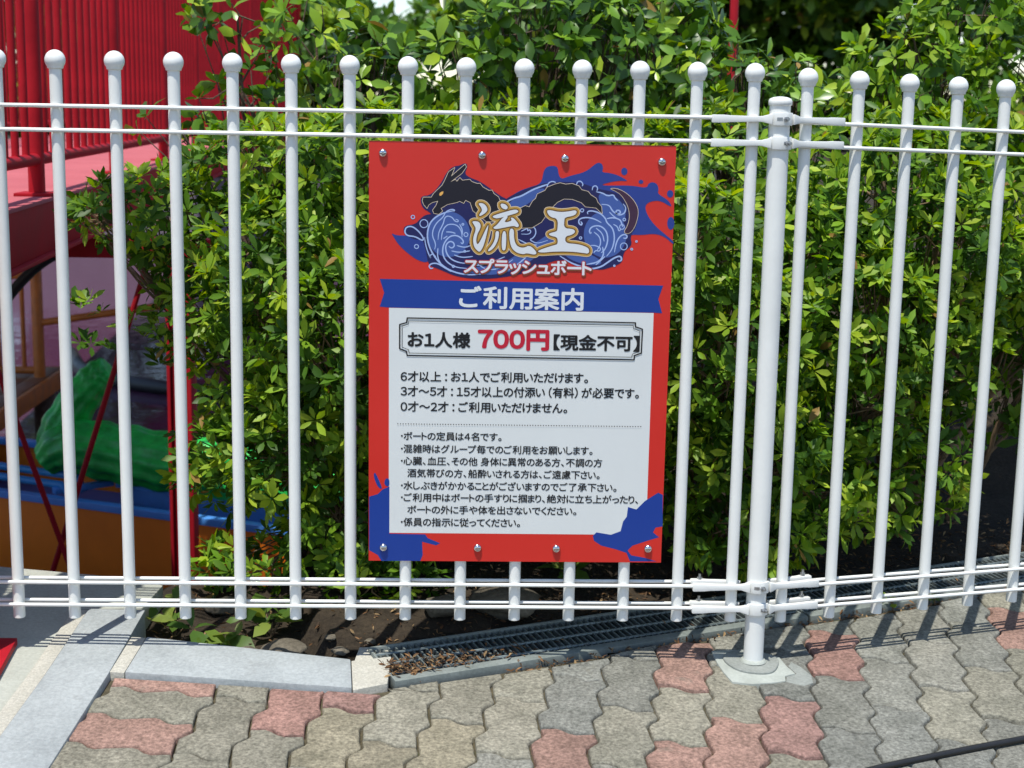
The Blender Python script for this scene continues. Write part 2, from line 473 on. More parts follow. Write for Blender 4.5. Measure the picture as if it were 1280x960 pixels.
    B = [(-0.82, -1.6), (3.4, -1.6), (a.x, a.y), (b_.x, b_.y), (-0.275, -0.162), (-0.756, -0.115), (-0.78, -0.1)]
    n = len(mb.v)
    mb.add([(x, y, pave_z(x, y) - 0.013) for x, y in B], [tuple(range(len(B)))], 1); cols += [(1, 1, 1, 1)] * len(B)
    o = mb.build('pavement', [M_PAVER, M_JOINT], smooth=35)
    ca = o.data.color_attributes.new('paver_colour', 'FLOAT_COLOR', 'POINT')
    ca.data.foreach_set('color', np.array(cols, dtype=np.float32).ravel())
    tag(o, kind='structure')
make_pavement()

# ------------------------------------------------------------------ kerb strips and slab on the left
up = lambda d: (lambda x, y: pave_z(x, y) + d)
k = MB()
ysr = [-1.6, -0.486, -0.128, 0.188]
k.prism([(srx(y), y) for y in ysr] + [(srx(y) - 0.122, y) for y in ysr[::-1]], up(-0.12), up(0.006))
strip = k.build('kerb_strip', M_CONC, bevel=0.004); tag(strip, kind='structure')
k = MB()
k.prism([(srx(y) - 0.1235, y) for y in ysr] + [(srx(y) - 0.156, y) for y in ysr[::-1]], up(-0.1), lambda x, y: pave_z(x, y) + 0.002)
k.prism([(-0.757, -0.113), (-0.728, -0.1165), (-0.718, 0.049), (-0.749, 0.052)], up(-0.06), up(0.0045))
k.prism([(-0.2735, -0.166), (-0.207, -0.134), (-0.205, -0.01), (-0.2855, -0.035)], up(-0.07), up(0.003))
k.prism([(-0.283, -0.032), (-0.207, -0.008), (-0.215, 0.06), (-0.275, 0.055)], up(-0.09), up(-0.008))
tag(k.build('kerb_mortar', M_MORTAR, bevel=0.002), kind='structure')
k = MB()
k.prism([(-0.7265, -0.119), (-0.275, -0.165), (-0.2865, -0.036), (-0.7165, 0.048)], up(-0.1), up(0.008))
tag(k.build('kerb', M_CONC, bevel=0.005), kind='structure')
k = MB()
k.prism([(srx(y) - 0.1575, y) for y in [-1.6, -0.486, -0.128, 0.188]] + [(-0.89, 0.205), (-0.76, 0.22), (-0.74, 0.35), (-0.9, 0.40), (-1.15, 0.44), (-4, 0.455), (-4, -1.6)], up(-0.25), lambda x, y: pave_z(x, y) - 0.004)
tag(k.build('path', M_SLAB, bevel=0.003), kind='structure')

# ------------------------------------------------------------------ drain and its gratings
k = MB()
def chp(u, v, dz): 
    p = CH0 + E_CH * u + N_CH * v
    return (p.x, p.y, pave_z(p.x, p.y) + dz)
def ch_block(mb, u0, u1, v0, v1, z0, z1, mi=0):
    P = [chp(u, v, z) for z in (z0, z1) for u, v in ((u0, v0), (u1, v0), (u1, v1), (u0, v1))]
    mb.add(P, [(3, 2, 1, 0), (4, 5, 6, 7), (0, 1, 5, 4), (1, 2, 6, 5), (2, 3, 7, 6), (3, 0, 4, 7)], mi)
ch_block(k, 0, 2.1, 0.0, 0.022, -0.16, -0.024); ch_block(k, 0, 2.1, 0.168, 0.2, -0.16, -0.024); ch_block(k, 0, 2.1, 0.023, 0.167, -0.16, -0.14)
tag(k.build('drain_channel', M_SOIL, smooth=0), kind='structure')
def make_grate(u0, u1, label):
    o = CH0 + E_CH * (u0 + u1) / 2
    root = empty('drain_grate', (o.x, o.y, pave_z(o.x, o.y) - 0.02), label, 'drain grate', 'gratings over the drain')
    a = MB()
    n = int((u1 - u0 - 0.02) / 0.0148)
    for i in range(n):
        u = u0 + 0.014 + i * 0.0148
        ch_block(a, u - 0.0017, u + 0.0017, 0.026, 0.164, -0.021, -0.0015)
    a.build('slats', M_GRATE, root, smooth=0)
    b = MB()
    for v in (0.046, 0.092, 0.138): b.tube([chp(u0 + 0.004, v, -0.0035), chp(u1 - 0.004, v, -0.0035)], 0.0038, 8)
    b.build('tie_rods', M_GRATE, root)
    f = MB()
    ch_block(f, u0 + .001, u1 - .001, 0.001, 0.0255, -0.022, 0.003); ch_block(f, u0 + .001, u1 - .001, 0.1645, 0.1705, -0.022, 0.002)
    ch_block(f, u0 + .001, u0 + .006, 0.026, 0.164, -0.022, 0.001); ch_block(f, u1 - .006, u1 - .001, 0.026, 0.164, -0.022, 0.001)
    f.build('frame', M_GRATE_EDGE, root, bevel=0.0012)
make_grate(0.008, 0.995, 'grey steel grating under the hanging notice board, dead leaves lying on its left end')
make_grate(1.000, 1.99, 'grey steel grating behind the angled right-hand fence section, sunlit')

# ================================================================== white fence
BAR_R, RAIL_R, RAIL_Y = 0.0118, 0.0038, 0.0150
ZB, ZT = 0.095, 1.2095
RAILS = [1.1225, 1.0764, 0.1735, 0.1263]
FIN = [(0.0140, -0.0172), (0.0152, -0.0158), (0.0152, -0.0135)] + [(0.0195 * math.cos(t), 0.0195 * math.sin(t) - 0.001) for t in [-0.62 + 0.2 * i for i in range(11)]] + [(0.002, 0.0184)]
def make_bar(parent, x, y, dz):
    b = MB(); b.lathe((x, y, 0), [(BAR_R - .001, ZB - dz), (BAR_R, ZB - dz + .001), (BAR_R, ZT - dz - 0.0165)], 24)
    bar = b.build('bar', M_WHITE, parent, smooth=40)
    f = MB(); f.lathe((x, y, ZT - dz), FIN, 24)
    f.build('finial', M_WHITE, bar, smooth=50)
    return bar

P_LEFT = empty('steel_fence', (-0.85, 0, ZB), 'long straight section of white ball-topped steel fence carrying the notice board', 'fence', 'white fence sections')
SP, X0 = 0.11218, -0.85018
first = make_bar(P_LEFT, X0, 0, 0)
for kk in range(-5, 13):
    if kk: dup(first, P_LEFT, (SP * kk, 0, 0))
XL, XR = X0 - 5.4 * SP, X0 + 12 * SP + 0.02
for z in RAILS:
    for sy in (-1, 1):
        t = MB(); t.tube([(XL, sy * RAIL_Y, z), (XR, sy * RAIL_Y, z)], RAIL_R, 12); t.build('rail', M_WHITE, P_LEFT, smooth=50)

POST = Vector((0.5484, 0, 0))
AR = rad(18.0); DR = Vector((math.cos(AR), math.sin(AR), 0)); NR = Vector((-DR.y, DR.x, 0))
P_RIGHT = empty('steel_fence', POST + DR * 0.06 + Vector((0, 0, ZB)), 'angled section of white ball-topped steel fence to the right of the post, without a board', 'fence', 'white fence sections')
def rdrop(s): return 0.0068 + (s - 0.0593) * 0.0243
first = None
for i in range(9):
    s = 0.0593 + 0.1172 * i; q = POST + DR * s
    if first is None: first = make_bar(P_RIGHT, q.x, q.y, rdrop(s)); q0 = q; d0 = rdrop(s)
    else: dup(first, P_RIGHT, (q.x - q0.x, q.y - q0.y, d0 - rdrop(s)))
for z in RAILS:
    for sy in (-1, 1):
        a = POST + DR * 0.035 + NR * sy * RAIL_Y; b = POST + DR * 1.05 + NR * sy * RAIL_Y
        t = MB(); t.tube([(a.x, a.y, z - rdrop(0.035)), (b.x, b.y, z - rdrop(1.05))], RAIL_R, 12); t.build('rail', M_WHITE, P_RIGHT, smooth=50)

# post with clamps
T_POST = empty('fence_post', POST, 'thick white flat-capped post on a mortared footing where the fence bends', 'post')
b = MB(); b.lathe(POST, [(0.0205, 0.0), (0.0205, 1.153)], 32); b.build('pole', M_WHITE, T_POST, smooth=40)
b = MB(); b.lathe(POST, [(0.0218, 1.1475), (0.0232, 1.149), (0.0232, 1.1565), (0.021, 1.1605), (0.014, 1.1635), (0.004, 1.165)], 32); b.build('cap', M_WHITE, T_POST, smooth=50)
for iz, z in enumerate(RAILS):
    br = MB()
    # curved tab round the front of the post
    zc = z - 0.001; ro, ri, hh = 0.0262, 0.0212, 0.0125
    na = 16; a0, a1 = rad(188), rad(365)
    P = []
    for i in range(na + 1):
        a = a0 + (a1 - a0) * i / na
        edge = min(i, na - i) / 3.0; h = hh if edge >= 1 else 0.006 + (hh - 0.006) * edge
        for r in (ri, ro):
            for s in (-1, 1): P.append((POST.x + r * math.cos(a), POST.y + r * math.sin(a), zc + s * h))
    F = []
    for i in range(na):
        o_, q_ = i * 4, i * 4 + 4
        F += [(o_ + 2, q_ + 2, q_ + 3, o_ + 3), (o_ + 1, q_ + 1, q_ + 0, o_ + 0), (o_ + 3, q_ + 3, q_ + 1, o_ + 1), (o_ + 0, q_ + 0, q_ + 2, o_ + 2)]
    F += [(0, 2, 3, 1), (na * 4 + 1, na * 4 + 3, na * 4 + 2, na * 4)]
    br.add(P, F)
    # sleeves gripping the rails either side
    for sgn, D, Nn in ((-1, Vector((-1, 0, 0)), Vector((0, -1, 0))), (1, DR, -NR)):
        drop = 0.002 if sgn < 0 else 0.006
        for sd in ((1, -1) if iz >= 2 else (1,)):
            st_ = [(0.0185, 0.0105, 0.0045), (0.026, 0.0085, 0.0048), (0.036, 0.0058, 0.0052), (0.048, 0.0054, 0.0054), (0.10, 0.0066, 0.006), (0.112, 0.0076, 0.0066), (0.134, 0.0078, 0.0068), (0.136, 0.0068, 0.006)]
            if sd < 0: st_ = st_[2:]
            P = []
            for s_, hw, dp in st_:
                c = POST + D * s_ + Nn * (RAIL_Y + max(0, 0.036 - s_) * 0.35) * sd
                for i_, j_ in ((-1, -1), (1, -1), (1, 1), (-1, 1)): P.append((c.x + Nn.x * dp * i_, c.y + Nn.y * dp * i_, zc - drop * (s_ / 0.2) * 0.8 + hw * j_))
            q_ = len(st_)
            F_ = [(i * 4 + k, i * 4 + (k + 1) % 4, i * 4 + 4 + (k + 1) % 4, i * 4 + 4 + k) for i in range(q_ - 1) for k in range(4)] + [(3, 2, 1, 0), tuple(q_ * 4 - 4 + k for k in range(4))]
            if sgn > 0: F_ = [f[::-1] for f in F_]
            br.add(P, F_)
    brk = br.build('clamp', M_WHITE, T_POST, bevel=0.0016)
    bo = MB()
    aa = rad(290 + (8 if iz % 2 else -4)); dv = Vector((math.cos(aa), math.sin(aa), 0)); p = POST + dv * 0.0255 + Vector((0, 0, zc))
    bo.tube([p, p + dv * 0.006], 0.0052, 6); bo.tube([p + dv * 0.006, p + dv * 0.0125], 0.0028, 10)
    for sgn, D, Nn in ((-1, Vector((-1, 0, 0)), Vector((0, -1, 0))), (1, DR, -NR)):
        for sd in ((1, -1) if iz >= 2 else ()):
            q = POST + D * 0.117 - Nn * RAIL_Y * (1 if sd > 0 else 1) + Vector((0, 0, zc))
            if sd > 0: continue
            b2 = MB(); b2.tube([q + Vector((0, 0, 0.006)), q + Vector((0, 0, 0.0115))], 0.0055, 6); b2.tube([q + Vector((0, 0, 0.0115)), q + Vector((0, 0, 0.018))], 0.003, 8); b2.build('bolt', M_ZINC, brk, smooth=30)
    bo.build('bolt', M_ZINC, brk, smooth=30)
    sl = MB()
    for t0, t1 in ((rad(258), rad(282)),):
        Q = []
        for i in range(7):
            a = t0 + (t1 - t0) * i / 6 - (rad(10) if iz % 2 == 0 else rad(-24))
            for s in (-1, 1): Q.append((POST.x + 0.02645 * math.cos(a), POST.y + 0.02645 * math.sin(a), zc + s * 0.0032))
        sl.add(Q, [(i * 2, i * 2 + 2, i * 2 + 3, i * 2 + 1) for i in range(6)])
    sl.build('slot', M_ZINC, brk, smooth=0)
# footing
zf = pave_z(POST.x, POST.y)
b = MB(); r9 = rad(-9.5)
def sq(cx_, cy_, w_, d_, rz, z0, z1):
    c, s = math.cos(rz), math.sin(rz)
    return [(cx_ + i * w_ / 2 * c - j * d_ / 2 * s, cy_ + i * w_ / 2 * s + j * d_ / 2 * c) for i, j in ((-1, -1), (1, -1), (1, 1), (-1, 1))]
b.prism([(POST.x + u_, POST.y + v_) for u_, v_ in ((-.079, .052), (-.076, -.008), (-.07, -.05), (-.060, -.092), (-.02, -.1), (.03, -.09), (.052, -.082), (.055, -.06), (.079, -.047), (.068, -.012), (.062, .03), (.02, .058), (-.04, .062))], up(-0.05), up(0.0035)); ft = b.build('footing', M_PALEMORTAR, T_POST, bevel=0.002)
b = MB()
b.prism([(POST.x + math.cos(t) * (0.057 + 0.004 * math.sin(3 * t)) - 0.003, POST.y - 0.002 + math.sin(t) * (0.057 + 0.004 * math.cos(2 * t + 1))) for t in [i * 2 * math.pi / 40 for i in range(40)]], up(0.001), up(0.008)); b.build('mortar_collar', M_WETMORTAR, ft, bevel=0.003, seg=3)
b = MB(); b.lathe((POST.x, POST.y, zf), [(0.0275, 0.0075), (0.0255, 0.0105), (0.0215, 0.013)], 28); b.build('mortar_fillet', M_PALEMORTAR, ft, smooth=60)
b = MB(); b.prism([(POST.x + 0.052, POST.y - 0.083), (POST.x + 0.085, POST.y - 0.1), (POST.x + 0.108, POST.y - 0.085), (POST.x + 0.112, POST.y - 0.05), (POST.x + 0.098, POST.y - 0.01), (POST.x + 0.083, POST.y + 0.012), (POST.x + 0.072, POST.y - 0.01), (POST.x + 0.0815, POST.y - 0.045), (POST.x + 0.058, POST.y - 0.06)], up(-0.03), up(0.0018)); b.build('mortar_patch', M_WETMORTAR, ft, bevel=0.002)

